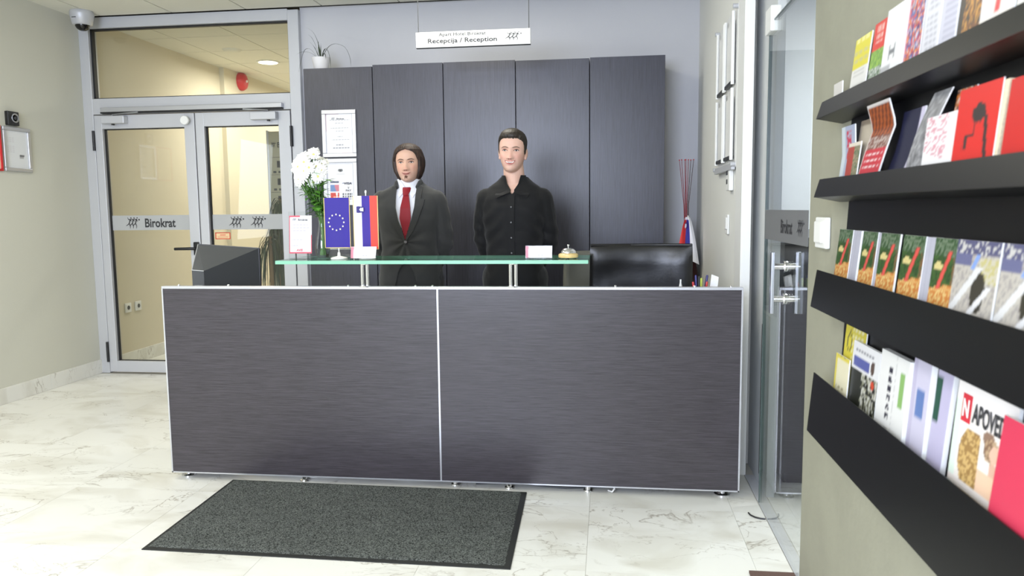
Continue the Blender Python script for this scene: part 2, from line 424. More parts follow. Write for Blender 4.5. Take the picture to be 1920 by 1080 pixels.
# floor: marble slabs on a bed
floor = struct('floor', MB().box(-4.4, 3.4, -3.3, 10.2, -.08, -.003), M['joint'], 'cream veined marble floor of the reception', 'floor')
def slab(x0, x1, y0, y1, parent, cache={}):
    k = (round(x1-x0, 3), round(y1-y0, 3))
    if k not in cache:
        cache[k] = MB().box(-k[0]/2, k[0]/2, -k[1]/2, k[1]/2, -.02, 0, bev=.0).mesh('marble_slab', M['marble'])
    o = bpy.data.objects.new('marble_slab', cache[k]); COL.objects.link(o); o.parent = parent
    o.location = ((x0+x1)/2, (y0+y1)/2, 0)
    return o
G = .0004
xs = [XL]+[-.08-.61*k for k in range(6, 0, -1)]+[-.08, .53, .656]
ys = [2.03+.603*k for k in range(7)]
ys = [1.427]+ys
for i in range(len(xs)-1):
    for j in range(len(ys)-1): slab(xs[i]+G, xs[i+1]-G, ys[j]+G, min(ys[j+1], YB)-G, floor)
for i in range(6):
    for j in range(6):
        slab(-4.2+.6*i+G, -3.6+.6*i-G, YB+.08+.6*j+G, YB+.68+.6*j-G, floor)
for i in range(4):
    for j in range(7): slab(.71+.6*i+G, 1.31+.6*i-G, 1.9+.6*j+G, 2.5+.6*j-G, floor)
slab(XL, .656, -3.2, 1.427-G, floor)

# ceiling of lay-in tiles
ceil = struct('ceiling', MB().box(-4.3, 3.4, -3.3, YB+.06, ZC+.012, ZC+.1), M['grid'], 'suspended ceiling of pale square mineral tiles', 'ceiling')
tme = MB().box(-.2946, .2946, -.2946, .2946, 0, .011, bev=.0).mesh('ceiling_tile', M['tile'])
def tiles(parent, x0, nx, y0, ny, z):
    for i in range(nx):
        for j in range(ny):
            o = bpy.data.objects.new('ceiling_tile', tme); COL.objects.link(o); o.parent = parent; o.location = (x0+.5985*i, y0+.5985*j, z)
tiles(ceil, -3.63-.5985, 13, 5.35-.5985*6, 7, ZC)
o = MB().box(-4.2, 3.4, -3.25, 1.45, ZC, ZC+.01).build('ceiling_tile_field', M['tile'], ceil)
ceil2 = struct('ceiling_corridor', MB().box(-4.3, -1.5, YB+.06, 10.2, ZC+.012, ZC+.1), M['grid'], 'cream tiled ceiling of the corridor behind the glazed doors', 'ceiling')
tiles(ceil2, -4.12+.02, 5, 6.15, 7, ZC)

# walls
struct('wall_left', MB().box(XL-.15, XL, -3.2, YB+.1, 0, ZC+.05), M['wall'], 'plain warm grey wall on the left with a marble skirting', 'wall')
struct('wall_back', MB().box(-2.335, .95, YB, YB+.15, 0, ZC+.05), M['wallback'], 'cool grey back wall above the tall dark cabinets', 'wall')
struct('wall_right', MB().box(.64, .78, 3.88, YB, 0, ZC+.05), M['wallright'], 'off white side wall carrying the document board', 'wall')
struct('wall_right_front', MB().box(.656, .95, -3.2, 2.615, 0, ZC+.05), M['wallrack'], 'grey beige wall end carrying the black brochure shelves', 'wall')
struct('wall_front', MB().box(XL-.15, .95, -3.35, -3.2, 0, ZC+.05), M['wall'], 'wall behind the camera', 'wall')
struct('wall_corridor_left', MB().box(-4.25, -4.10, YB+.1, 7.8, 0, ZC+.05).box(-4.25, -4.05, 7.8, 10.2, 0, ZC+.05), M['corr'], 'cream wall of the corridor seen through the glazed doors', 'wall')
struct('wall_corridor_end', MB().box(-4.25, -1.5, 9.9, 10.1, 0, ZC+.05), M['corr'], 'far end wall of the corridor', 'wall')
struct('wall_corridor_right', MB().box(-2.0, -1.85, YB+.15, 10.1, 0, ZC+.05), M['corr'], 'right hand corridor wall hidden behind the cabinets', 'wall')
struct('wall_office_back', MB().box(.7, 3.4, 5.95, 6.1, 0, ZC+.05), mat('office_white_paint', C(226, 229, 232), .7), 'white wall of the room behind the glass door', 'wall')
struct('wall_office_right', MB().box(3.2, 3.35, 1.5, 6.1, 0, ZC+.05), mat('office_white_paint_side', C(226, 229, 232), .7), 'side wall of the room behind the glass door', 'wall')
struct('wall_office_front', MB().box(.95, 3.4, 1.3, 1.45, 0, ZC+.05), mat('office_white_paint_front', C(226, 229, 232), .7), 'near wall of the room behind the glass door', 'wall')
# skirtings
def skirting(name, label, x0, x1, y0, y1, n, h=.112):
    o = thing(name, label, 'skirting', (0, 0, 0), kind='structure')
    L_ = (y1-y0)/n
    for i in range(n):
        q = MB().box(x0, x1, -L_/2+.0008, L_/2-.0008, 0, h, bev=.002).build('skirting_piece', M['marble'], o); q.location = (0, y0+L_*(i+.5), .0)
    return o
skirting('baseboard_left', 'pale marble skirting along the warm grey left wall', XL, XL+.014, 3.3, YB-.02, 4)
skirting('baseboard_corridor', 'cream marble skirting along the corridor wall behind the glass', -4.10, -4.086, YB+.12, 7.8, 4)

# glazed partition: frame, transom light, two leaves
fr = thing('trim_1', 'grey aluminium frame around the glazed double doors and the transom light', 'frame', (0, 0, 0), kind='structure')
YF, YR = 5.675, 5.775
box('jamb', M['alu'], fr, (-4.14, -4.058, YF, YR, 0, 2.82), .003)
box('jamb', M['alu'], fr, (-2.418, -2.332, YF, YR, 0, 2.82), .003)
box('head_rail', M['alu'], fr, (-4.058, -2.418, YF, YR, 2.745, 2.829), .003)
box('transom_rail', M['alu'], fr, (-4.058, -2.418, YF, YR, 2.082, 2.205), .003)
w1 = thing('window_1', 'clear transom window over the glazed double doors', 'window', (0, 0, 0), kind='structure')
box('pane', M['pane'], w1, (-4.05, -2.424, 5.722, 5.728, 2.212, 2.738))
g = MB()
for a in ((-4.058, -4.042, 2.205, 2.745), (-2.428, -2.418, 2.205, 2.745)): g.box(a[0], a[1], 5.70, 5.735, a[2], a[3])
for a in ((2.205, 2.213), (2.733, 2.745)): g.box(-4.058, -2.418, 5.70, 5.735, a[0], a[1])
g.build('gasket', M['gasket'], w1)
def leaf_door(name, label, x0, x1, gx0, gx1, hinge_side):
    d = thing(name, label, 'door', (0, 0, 0), kind='structure')
    y0, y1 = 5.668, 5.74
    zt, zb, gz0, gz1 = 2.074, .012, .102, 1.968
    box('stile', M['alu'], d, (x0, gx0, y0, y1, zb, zt), .003)
    box('stile', M['alu'], d, (gx1, x1, y0, y1, zb, zt), .003)
    box('rail', M['alu'], d, (gx0, gx1, y0, y1, gz1, zt), .002)
    box('rail', M['alu'], d, (gx0, gx1, y0, y1, zb, gz0), .002)
    box('pane', M['pane'], d, (gx0+.004, gx1-.004, 5.708, 5.714, gz0+.002, gz1-.002))
    q = MB()
    q.box(gx0, gx0+.014, 5.695, 5.71, gz0, gz1).box(gx1-.005, gx1, 5.695, 5.71, gz0, gz1)
    q.box(gx0, gx1, 5.695, 5.71, gz1-.007, gz1).box(gx0, gx1, 5.695, 5.71, gz0, gz0+.005)
    q.build('gasket', M['gasket'], d)
    box('film_band', M['film'], d, (gx0+.006, gx1-.006, 5.7035, 5.7075, 1.166, 1.284))
    hx = x0-.008 if hinge_side < 0 else x1+.008
    for (a, b) in ((1.80, 1.955), (.095, .26)):
        MB().lathe([(.011, a), (.011, b)], (hx, 5.662, 0), 14).build('hinge', M['black'], d, smooth=40)
    return d
d1 = leaf_door('door_1', 'left leaf of the glazed aluminium double doors with black lever handle', -4.05, -3.207, -3.985, -3.292, -1)
d2 = leaf_door('door_2', 'right leaf of the glazed aluminium double doors with two runner logos', -3.198, -2.424, -3.127, -2.520, 1)
text('lettering', 'Birokrat', .262, .072, (-3.690, 5.7032, 1.187), XR, ZU, M['ink'], d1, bold=.025)
logo('emblem', .125, .092, (-3.858, 5.7032, 1.178), XR, ZU, M['ink'], d1)
logo('emblem', .13, .092, (-2.98, 5.7032, 1.176), XR, ZU, M['ink'], d2)
logo('emblem', .13, .092, (-2.80, 5.7032, 1.176), XR, ZU, M['ink'], d2)
# lever handle, lock, closers and their slide rail, knob
h = MB(); h.lathe([(.0, -.012), (.022, -.012), (.024, -.004), (.024, 0), (0, 0)], (-3.238, 5.666, 1.015), 20, ax='y')
h.tube([(-3.238, 5.66, 1.02), (-3.238, 5.615, 1.02), (-3.262, 5.608, 1.02), (-3.392, 5.608, 1.018)], [.011, .011, .012, .011], 12)
h.build('lever_handle', M['black'], d1, smooth=50)
box('handle_plate', M['black'], d1, (-3.262, -3.214, 5.655, 5.669, .965, 1.07), .006)
MB().lathe([(0, -.006), (.012, -.006), (.014, 0), (0, 0)], (-3.24, 5.667, .92), 16, ax='y').build('lock_cylinder', M['steel'], d1, smooth=40)
MB().lathe([(0, -.05), (.030, -.05), (.034, -.046), (.034, -.03), (.015, -.028), (.015, 0), (0, 0)], (-3.262, 5.668, 2.014), 24, ax='y').build('door_stop_knob', M['white'], d1, smooth=40)
for (d, a, b, hx) in ((d1, -3.955, -3.758, -3.87), (d2, -2.722, -2.515, -2.585)):
    c = box('door_closer', M['alu'], d, (a, b, 5.61, 5.669, 2.003, 2.062), .006)
    MB().lathe([(.012, 1.992), (.012, 2.004)], (hx, 5.64, 0), 12).build('spindle_cap', M['black'], d)
    MB().tube([(hx, 5.64, 2.06), (hx, 5.64, 2.074), (hx+(.22 if d is d1 else -.20), 5.635, 2.088)], [.008, .006, .006], 8).build('closer_arm', M['steel'], d)
rail = box('closer_rail', M['alubright'], fr, (-3.97, -2.475, 5.635, 5.676, 2.094, 2.130), .004)
MB().box(-3.97, -2.475, 5.637, 5.674, 2.084, 2.095).build('rail_groove', M['gasket'], fr)
# red sticker on the right leaf
def sticker(u, v):
    if u < .05 or u > .95 or v < .1 or v > .9: return (196, 60, 40)
    if .25 < v < .4 and .15 < u < .85 or .55 < v < .68 and .3 < u < .7: return (214, 120, 96)
    return (226, 196, 150)
colgrid('sticker', lambda u, v: (-3.098+.127*u, 5.7034, 1.089+.054*v), sticker, 24, 12, M['print'], d2)

# ---- glass side: post, jamb panel, floor channel, pivoting glass door
post = thing('trim_2', 'white aluminium post at the end of the off white side wall', 'post', (0, 0, 0), kind='structure')
box('post_profile', M['white'], post, (.618, .664, 3.70, 3.88, 0, ZC), .003)
jp = thing('trim_3', 'grey aluminium jamb and floor channel of the glass door', 'frame', (0, 0, 0), kind='structure')
box('jamb_panel', mat('light_grey_lacquered_panel', C(196, 198, 198), .5), jp, (.704, .74, 3.42, 3.88, 0, ZC), .002)
box('floor_channel', M['alu'], jp, (.6575, .7035, 1.9, 3.70, 0, .004), .001)
d3 = thing('door_3', 'frameless glass side door with twin bar handles and grey band', 'door', (0, 0, 0), kind='structure')
MB().box(.655, .665, 2.62, 3.325, .012, 2.042).build('pane', M['pane_side'], d3)
g3 = MB().box(.6535, .6665, 3.322, 3.330, .012, 2.045).box(.6535, .6665, 2.62, 3.33, 2.040, 2.046)
g3.build('pane_edge', mat('dark_glass_edge', C(70, 84, 82), .3), d3)
MB().box(.653, .668, 3.326, 3.338, .14, .80).build('edge_seal', M['gasket'], d3)
box('hinge_patch', M['white'], d3, (.640, .680, 3.235, 3.345, 2.0, 2.10), .004)
box('film_band', M['film2'], d3, (.6530, .6545, 2.62, 3.32, 1.166, 1.287))
text('lettering', 'Birokrat', .185, .052, (.6527, 3.022, 1.199), (0, -1, 0), ZU, M['ink'], d3, bold=.02)
logo('emblem', .105, .06, (.6527, 2.775, 1.194), (0, -1, 0), ZU, M['ink'], d3)
for sx in (-1, 1):
    cx = .66+sx*.048
    b_ = box('pull_bar', M['steel'], d3, (cx-.006, cx+.006, 2.945, 2.975, .897, 1.130), .002)
for z in (1.075, .952):
    MB().lathe([(.0125, -.042), (.0125, .042)], (.66, 2.96, z), 16, ax='x').build('handle_standoff', M['chrome'], d3, smooth=40)
    MB().lathe([(.02, -.008), (.022, -.005), (.022, .005), (.02, .008)], (.66, 2.96, z), 18, ax='x').build('rosette', M['chrome'], d3, smooth=40)
# dark block added behind the glass so the desk reflection shows up
oc = thing('dark_backdrop', 'made-up dark block behind the glass side door, backing the desk reflection', 'counter', (1.55, 4.25, 0))
box('body', mat('backdrop_black', C(26, 25, 27), .5), oc, (-.755, .9, -.66, .6, .05, 1.13), .004)
box('worktop', M['greyplastic'], oc, (-.76, .92, -.67, .62, 1.13, 1.16), .004)
box('plinth', M['black'], oc, (-.73, .87, -.63, .58, 0, .05))
# ------------------------------------------------------------------ reception desk
DX0, DX1, DY, DZ0, DZ1, DXM = -2.12, .579, 3.377, .036, .953, -.775
desk = thing('reception_desk', 'long dark wenge reception desk with aluminium edges and glass counter', 'desk', (0, 0, 0))
box('front_panel', M['wenge_x'], desk, (DX0+.006, DXM-.004, DY, DY+.03, DZ0+.006, DZ1-.012))
box('front_panel', M['wenge_x'], desk, (DXM+.004, DX1-.006, DY, DY+.03, DZ0+.006, DZ1-.012))
box('edge_trim', M['alubright'], desk, (DX0, DX1, DY-.003, DY+.034, DZ1-.012, DZ1), .001)
box('edge_trim', M['alubright'], desk, (DX0, DX1, DY-.002, DY+.034, DZ0, DZ0+.006))
box('edge_trim', M['alubright'], desk, (DX0-.001, DX0+.006, DY-.002, DY+.034, DZ0, DZ1-.012))
box('edge_trim', M['alubright'], desk, (DX1-.006, DX1+.001, DY-.002, DY+.034, DZ0, DZ1-.012))
box('edge_trim', M['alubright'], desk, (DXM-.004, DXM+.004, DY-.001, DY+.034, DZ0+.006, DZ1-.012))
box('end_panel', M['endpanel'], desk, (DX1-.024, DX1-.002, DY+.034, 4.0, DZ0+.004, .80), .002)
box('end_panel', M['endpanel'], desk, (DX0+.002, DX0+.024, DY+.034, 4.0, DZ0+.004, .80), .002)
box('worktop', M['wenge_x'], desk, (DX0+.024, DX1-.024, DY+.034, 3.98, .772, .80), .003)
for (x, y, big) in ((-2.075, 3.45, 1), (-1.461, 3.42, 0), (-.72, 3.44, 0), (-.46, 3.42, 0), (-.093, 3.42, 0), (.515, 3.44, 1), (-2.0, 3.94, 1), (.50, 3.94, 1)):
    r = .036 if big else .022
    MB().lathe([(0, 0), (r, 0), (r, .005), (r*.9, .008), (.013, .009), (.013, DZ0+.01), (0, DZ0+.01)], (x, y, 0), 24).build('foot', M['chrome'], desk, smooth=40)
for x in (-2.04, -1.79, -1.20, -.88, -.80, .03, .375, .53):
    MB().lathe([(0, 0), (.006, 0), (.006, .004), (.003, .007), (0, .007)], (x, DY+.016, DZ1), 12).build('screw_cap', M['chrome'], desk, smooth=40)
# glass counter on twin chrome posts
gc = MB().box(-1.512, -.088, 3.305, 3.66, 1.062, 1.078).build('glass_counter', [M['counter'], M['edge']], desk)
for p in gc.data.polygons:
    if abs(p.normal.z) < .5: p.material_index = 1
for x in (-1.118, -.427):
    pm = MB()
    for dx in (-.012, .012): pm.lathe([(.0085, DZ1), (.0085, 1.062)], (x+dx, 3.392, 0), 14)
    pm.lathe([(0, DZ1-.002), (.03, DZ1-.002), (.03, DZ1+.004), (0, DZ1+.004)], (x, 3.392, 0), 20)
    pm.build('counter_post', M['chrome'], desk, smooth=40)
    MB().lathe([(0, 1.054), (.022, 1.054), (.022, 1.062), (0, 1.062)], (x, 3.392, 0), 18).build('glass_clamp', M['chrome'], desk, smooth=40)

# ------------------------------------------------------------------ tall cabinets on the back wall
cw, cx0, cy = .5065, -2.157, 5.30
hts = (2.308, 2.318, 2.318, 2.312, 2.316)
cl = ('leftmost tall dark cabinet with two framed notices on its door',
      'tall dark cabinet second from the left, behind the man in the suit',
      'tall dark cabinet in the middle of the row, below the hanging sign',
      'tall dark cabinet just right of the man in the black shirt',
      'rightmost tall dark cabinet at the end of the row beside the bare wall')
for i in range(5):
    x = cx0+cw*i
    c = thing('tall_cabinet', cl[i], 'cabinet', (x+cw/2, 5.5, 0), group='tall dark cabinets along the back wall')
    box('body', M['wenge_z'], c, (-cw/2+.0015, cw/2-.0015, -.178, .215, .06, hts[i]-.004), .001)
    box('door', M['wenge_z'], c, (-cw/2+.0025, cw/2-.0025, -.20, -.180, .065, hts[i]), .0015)
    box('plinth', M['black'], c, (-cw/2+.0015, cw/2-.0015, -.16, .20, 0, .06))

# ------------------------------------------------------------------ floor mat, brown mat, cables
fm = thing('floor_mat', 'large charcoal carpet mat with black rubber border before the desk', 'mat', (-1.08, 3.0, 0))
A = [(-.735, .392), (.708, .368), (.729, -.386), (-.717, -.372)]
def inset(P4, l, t, r, b):
    return [(P4[0][0]+l, P4[0][1]-t), (P4[1][0]-r, P4[1][1]-t), (P4[2][0]-r, P4[2][1]+b), (P4[3][0]+l, P4[3][1]+b)]
MB().prism(A, 'z', .0, .004).build('rubber_border', M['rubber'], fm)
I4 = inset(A, .012, .004, .024, .022)
pm = MB()
def pilepos(u, v):
    a = Vector(I4[3]).lerp(Vector(I4[2]), u); b = Vector(I4[0]).lerp(Vector(I4[1]), u); q = a.lerp(b, v)
    e = min(u, 1-u, v, 1-v)
    h_ = .0045+.0035*min(1, e*60)+.0016*noise.noise((q.x*150, q.y*150, 0))
    if e < .01: q = q+Vector((.004*noise.noise((q.x*90, q.y*90, 3)), .005*noise.noise((q.x*90, q.y*90, 7))))
    return (q.x, q.y, h_)
pm.grid(pilepos, 220, 120).build('carpet_pile', M['mat'], fm, smooth=180)
tag(MB().prism([(.50, 2.20), (.655, 2.20), (.655, 2.683), (.585, 2.683), (.50, 2.683)], 'z', .0, .008).build('door_mat', mat('brown_coir', C(96, 74, 66), .95, bump=.5, bscale=200)),
    'corner of a brown mat lying before the glass side door', 'mat')
tag(MB().tube([(.593, 3.224, .004), (.597, 3.20, .004), (.612, 3.178, .004), (.634, 3.166, .004), (.652, 3.163, .004)], .0032, 6).build('cable', M['black'], smooth=60),
    'short dark cable looping out from the foot of the glass side door', 'cable')
def cable(pts, r, m, label):
    P_ = []
    for i in range(len(pts)-1):
        for k in range(8):
            t = k/8; t2 = t*t*(3-2*t)
            P_.append(Vector(pts[i]).lerp(Vector(pts[i+1]), t)+Vector((0, 0, (Vector(pts[i]).lerp(Vector(pts[i+1]), t2).z-Vector(pts[i]).lerp(Vector(pts[i+1]), t).z))))
    P_.append(Vector(pts[-1]))
    tag(MB().tube(P_, r, 6).build('cable', m, smooth=60), label, 'cable')
cable([(-1.75, 3.50, .006), (-1.45, 3.46, .006), (-1.2, 3.52, .006), (-.95, 3.47, .006), (-.7, 3.55, .006)], .005, M['white'], 'pale cable lying on the floor under the left half of the desk')
cable([(-.62, 3.43, .012), (-.45, 3.47, .006), (-.2, 3.43, .006), (.02, 3.47, .006), (.4, 3.5, .006)], .0035, M['greyplastic'], 'thin grey cable lying on the floor under the right half of the desk')
cable([(.02, 3.42, .036), (.03, 3.41, .018), (.018, 3.405, .006), (.0, 3.42, .006)], .004, M['white'], 'white cable end drooping below the right desk panel')

# ------------------------------------------------------------------ hanging sign
sg = thing('hanging_sign', 'white reception sign hung from the ceiling on two thin rods', 'sign', (-.806, 4.6, 2.316))
sb = box('board', M['white'], sg, (-.346, .346, -.012, .012, -.045, .045), .002)
box('lower_edge', M['greyplastic'], sg, (-.346, .346, -.013, .013, -.0475, -.0452))
for x in (-.332, .336): MB().tube([(x, 0, .044), (x, 0, ZC-2.316)], .0022, 8).build('rod', M['greyplastic'], sg)
text('lettering', 'Apart Hotel Birokrat', .285, .026, (-.205, -.0125, .012), XR, ZU, M['ink'], sg, bold=.012)
text('lettering', 'Recepcija / Reception', .418, .036, (-.272, -.0125, -.030), XR, ZU, M['ink'], sg, bold=.02)
logo('emblem', .105, .05, (.19, -.0125, -.022), XR, ZU, M['ink'], sg)

# ------------------------------------------------------------------ office chairs
def chair(label, loc, rz, w, hgt, m, arms=True):
    c = thing('office_chair', label, 'chair', loc, rz, 'leather office chairs behind the desk')
    def cush(u, v):
        return u, v
    b = MB()
    # padded back: swollen slab, slightly narrower at the top
    def face(s):
        def f(u, v):
            wv = w*(1.0-.04*v)
            e = min(1, 6*min(u, 1-u))*min(1, 6*min(v, 1-v)); e = e**.5
            x = (u-.5)*wv; z = .52+(hgt-.52)*v
            bow = .05*(4*(u-.5)**2)
            y = .0 + .03*(1-v) - bow*.7 + s*(.022+.028*e)
            return (x, y+.012*noise.noise((x*6, z*7, 2.0)), z)
        return f
    n = 24
    F = MB().grid(face(-1), n, n); B_ = MB().grid(face(1), n, n)
    o0 = len(F.v); b.add(F.v, F.f); b.add(B_.v, [tuple(reversed(q)) for q in B_.f])
    w1_ = n+1
    loop = [i for i in range(n+1)]+[j*w1_+n for j in range(1, n+1)]+[n*w1_+i for i in range(n-1, -1, -1)]+[j*w1_ for j in range(n-1, 0, -1)]
    k = len(loop)
    b.add([], [])
    for i in range(k):
        a, d = loop[i], loop[(i+1) % k]
        b.f.append((a, d, o0+d, o0+a)); b.m.append(0)
    b.build('backrest', m, c, smooth=75)
    # piping along the top edge
    MB().tube([((u/12-.5)*w*.95, -.0-.05*.7*(4*(u/12-.5)**2)-.018, hgt-.006) for u in range(13)], .008, 8).build('piping', m, c, smooth=60)
    st = MB().box(-w*.46, w*.46, -.52, -.02, .43, .53, bev=.03); st.build('seat', m, c, smooth=50)
    MB().lathe([(.03, .06), (.03, .43)], (0, -.27, 0), 16).build('gas_column', M['black'], c, smooth=40)
    for q in range(5):
        t = 2*PI*q/5+.3; ex, ey = .29*math.cos(t), -.27+.29*math.sin(t)
        lg = MB().tube([(0, -.27, .10), (ex, ey, .075)], [.03, .018], 10).build('leg', M['black'], c, smooth=60)
        MB().lathe([(0, -.012), (.028, -.012), (.028, .012), (0, .012)], (ex, ey, .028), 14, ax='x').build('caster', M['black'], lg, smooth=40)
    if arms:
        for s in (-1, 1):
            MB().tube([(s*w*.47, -.46, .48), (s*w*.50, -.46, .68), (s*w*.50, -.12, .70), (s*w*.48, -.03, .60)], [.015, .018, .018, .015], 8).build('armrest', M['black'], c, smooth=60)
    return c
chair('black leather office chair with a wide backrest behind the right of the desk', (.178, 4.34, 0), .0, .585, 1.10, M['leather'])
chair('greyish leather office chair mostly hidden behind the black one', (-.045, 5.05, 0), .42, .56, 1.025, M['leather2'], False)

# ------------------------------------------------------------------ monitor seen from its back
mo = thing('computer_monitor', 'grey computer monitor seen from its tapered back at the left of the desk', 'monitor', (-2.05, 3.86, .80))
P0 = [(-.16, .02, .035), (.145, .10, .035), (.145, .10, .302), (-.16, .02, .328)]
P1 = [(-.093, -.17, .06), (-.028, -.17, .055), (-.028, -.17, .200), (-.093, -.17, .205)]
hm = MB(); hm.hull(P1, P0); hm.build('rear_housing', M['greyplastic'], mo)
off = Vector((-.01, .035, 0))
def sc_(p, k): cpt = Vector((-.0075, .06, .18)); return cpt+(Vector(p)-cpt)*k
MB().hull([sc_(p, 1.02) for p in P0], [sc_(p, 1.02)+off for p in P0]).build('bezel', M['black'], mo)
MB().hull([sc_(p, .9)+off*1.01 for p in P0], [sc_(p, .9)+off*1.06 for p in P0]).build('screen', M['gasket'], mo)
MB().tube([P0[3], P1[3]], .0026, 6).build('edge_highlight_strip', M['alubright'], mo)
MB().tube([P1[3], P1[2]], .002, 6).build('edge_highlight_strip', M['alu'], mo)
text('lettering', 'SAMSUNG', .04, .009, (-.080, -.1704, .118), XR, ZU, M['alu'], mo, bold=.02)
MB().lathe([(0, 0), (.10, 0), (.095, .012), (.03, .02), (.028, .06), (0, .06)], (-.02, -.0, 0), 28).build('stand', M['black'], mo, smooth=40)

# ------------------------------------------------------------------ framed notices on the leftmost cabinet
def notice1(u, v):
    if (u < .02 and v > .55) or (v > .985 and u < .5) or (v < .015 and u > .55): return (196, 150, 158)
    rows = {.84: (.12, .9), .77: (.34, .66), .64: (.18, .84), .56: (.36, .66), .42: (.40, .62), .34: (.2, .86), .21: (.36, .64), .13: (.22, .86)}
    for k_, (a, b) in rows.items():
        if abs(v-k_) < .011 and a < u < b and (int(u*46) % 5): return (150, 150, 156)
    return (226, 226, 230)
def notice2(u, v):
    if (u-.5)**2/.010+(v-.80)**2/.0016 < 1: return (120, 122, 124) if (u-.5)**2/.003+(v-.80)**2/.0005 > 1 else (70, 72, 74)
    if abs(v-.70) < .008 and .34 < u < .66: return (186, 186, 190)
    if .10 < u < .42:
        if .47 < v < .53: return (84, 92, 116)
        if .26 < v < .43: return (104, 132, 176) if u+v*.4 < .42 else (196, 120, 132)
        if .06 < v < .22: return (196, 70, 60) if v > .14 or u < .2 else (220, 150, 130)
    if .56 < u < .92:
        if .455 < v < .475: return (76, 88, 130)
        if .06 < v < .22 and ((int(u*34) % 3) and (int(v*42) % 3)): return (92, 94, 98)
    return (222, 222, 226)
def framed(label, x0, x1, z0, z1, col, text_fn=None, border=.028, y=5.30):
    f = thing('framed_notice', label, 'picture frame', ((x0+x1)/2, y, z0), group='framed notices on the leftmost cabinet')
    w_, h_ = (x1-x0)/2, z1-z0
    for a in ((-w_, w_, 0, border), (-w_, w_, h_-border, h_), (-w_, -w_+border, border, h_-border), (w_-border, w_, border, h_-border)):
        box('frame_side', M['alubright'], f, (a[0], a[1], -.018, -.001, a[2], a[3]), .003)
    colgrid('paper', lambda u, v: (-w_+border+(2*w_-2*border)*u, -.006, border+(h_-2*border)*v), col, 48, 64, M['print'], f, thick=(0, .004, 0))
    if text_fn: text_fn(f, w_, h_)
    return f
def t1(f, w_, h_):
    text('lettering', 'Birokrat', .056, .012, (-.018, -.0065, h_-.068), XR, ZU, M['ink'], f, bold=.02)
    logo('emblem', .035, .018, (-.062, -.0065, h_-.07), XR, ZU, M['ink'], f)
def t2(f, w_, h_):
    text('lettering', 'VISA', .06, .018, (.022, -.0065, .146), XR, ZU, M['ink'], f, bold=.02)
    text('lettering', 'V', .012, .016, (.05, -.0065, .116), XR, ZU, M['ink'], f, bold=.02)
    text('lettering', 'PAY', .04, .014, (.036, -.0065, .098), XR, ZU, M['ink'], f, bold=.02)
    text('lettering', 'Maestro', .052, .009, (-.086, -.0065, .1535), XR, ZU, M['paper'], f, bold=.02)
framed('upper framed notice with rows of grey text on the leftmost cabinet', -2.026, -1.776, 1.684, 2.015, notice1, t1)
framed('lower framed notice with payment card logos on the leftmost cabinet', -2.028, -1.778, 1.342, 1.674, notice2, t2)

# ------------------------------------------------------------------ left wall fittings
s_ = thing('wall_sounder', 'small square black device with a round ring on the left wall', 'sensor', (XL, 4.912, 1.967))
box('case', M['black'], s_, (0, .028, -.05, .05, -.048, .048), .004)
MB().lathe([(.022, .028), (.028, .032), (.032, .032), (.033, .028)], (0, .012, .004), 24, ax='x').build('ring', M['steel'], s_, smooth=40)
MB().lathe([(0, .027), (.012, .027), (.012, .031), (0, .031)], (0, .012, .004), 18, ax='x').build('lens', M['greyplastic'], s_, smooth=40)
def sheet(u, v):
    if .60 < u < .82 and .32 < v < .37: return (110, 110, 112)
    if .60 < u < .80 and .25 < v < .32: return (176, 176, 178)
    if u < .4 and abs((v*22) % 1-.5) < .16 and .3 < v < .85 and (int(u*30) % 4): return (214, 214, 218)
    return (226, 228, 230)
pf = thing('poster_frame', 'silver snap frame with a white printed sheet on the left wall', 'picture frame', (XL, 4.945, 1.602))
for a in ((-.125, .125, 0, .026), (-.125, .125, .282, .308), (-.125, -.099, .026, .282), (.099, .125, .026, .282)):
    box('frame_side', M['alubright'], pf, (0, .018, a[0], a[1], a[2], a[3]), .004)
colgrid('paper', lambda u, v: (.006, -.099+.198*u, .026+.256*v), sheet, 32, 40, M['print'], pf)
rf = thing('poster_frame', 'red edged frame cut by the photo edge on the left wall', 'picture frame', (XL, 4.68, 1.60))
for a in ((-.125, .125, 0, .014), (-.125, .125, .298, .312), (-.125, -.111, .014, .298), (.111, .125, .014, .298)):
    box('frame_side', M['red'], rf, (0, .014, a[0], a[1], a[2], a[3]), .002)
box('paper', mat('cream_paper', C(232, 214, 190), .7), rf, (.001, .005, -.112, .112, .013, .299))
# ------------------------------------------------------------------ ceiling mounted dome camera
sc = thing('security_camera', 'silver dome security camera under the ceiling corner by the doors', 'camera', (-3.972, 5.50, ZC))
MB().lathe([(0, 0), (.078, 0), (.084, -.01), (.084, -.03), (.070, -.098), (.060, -.104), (0, -.104)], (0, 0, 0), 32).build('housing', M['alu'], sc, smooth=50)
MB().ball((0, 0, -.100), .052, .052, .046, 24, 14).build('dome', mat('black_smoked_dome', C(10, 10, 12), .08), sc, smooth=180)
MB().box(-.028, .006, -.0795, -.0775, -.062, -.057).build('label_plate', M['ink'], sc)
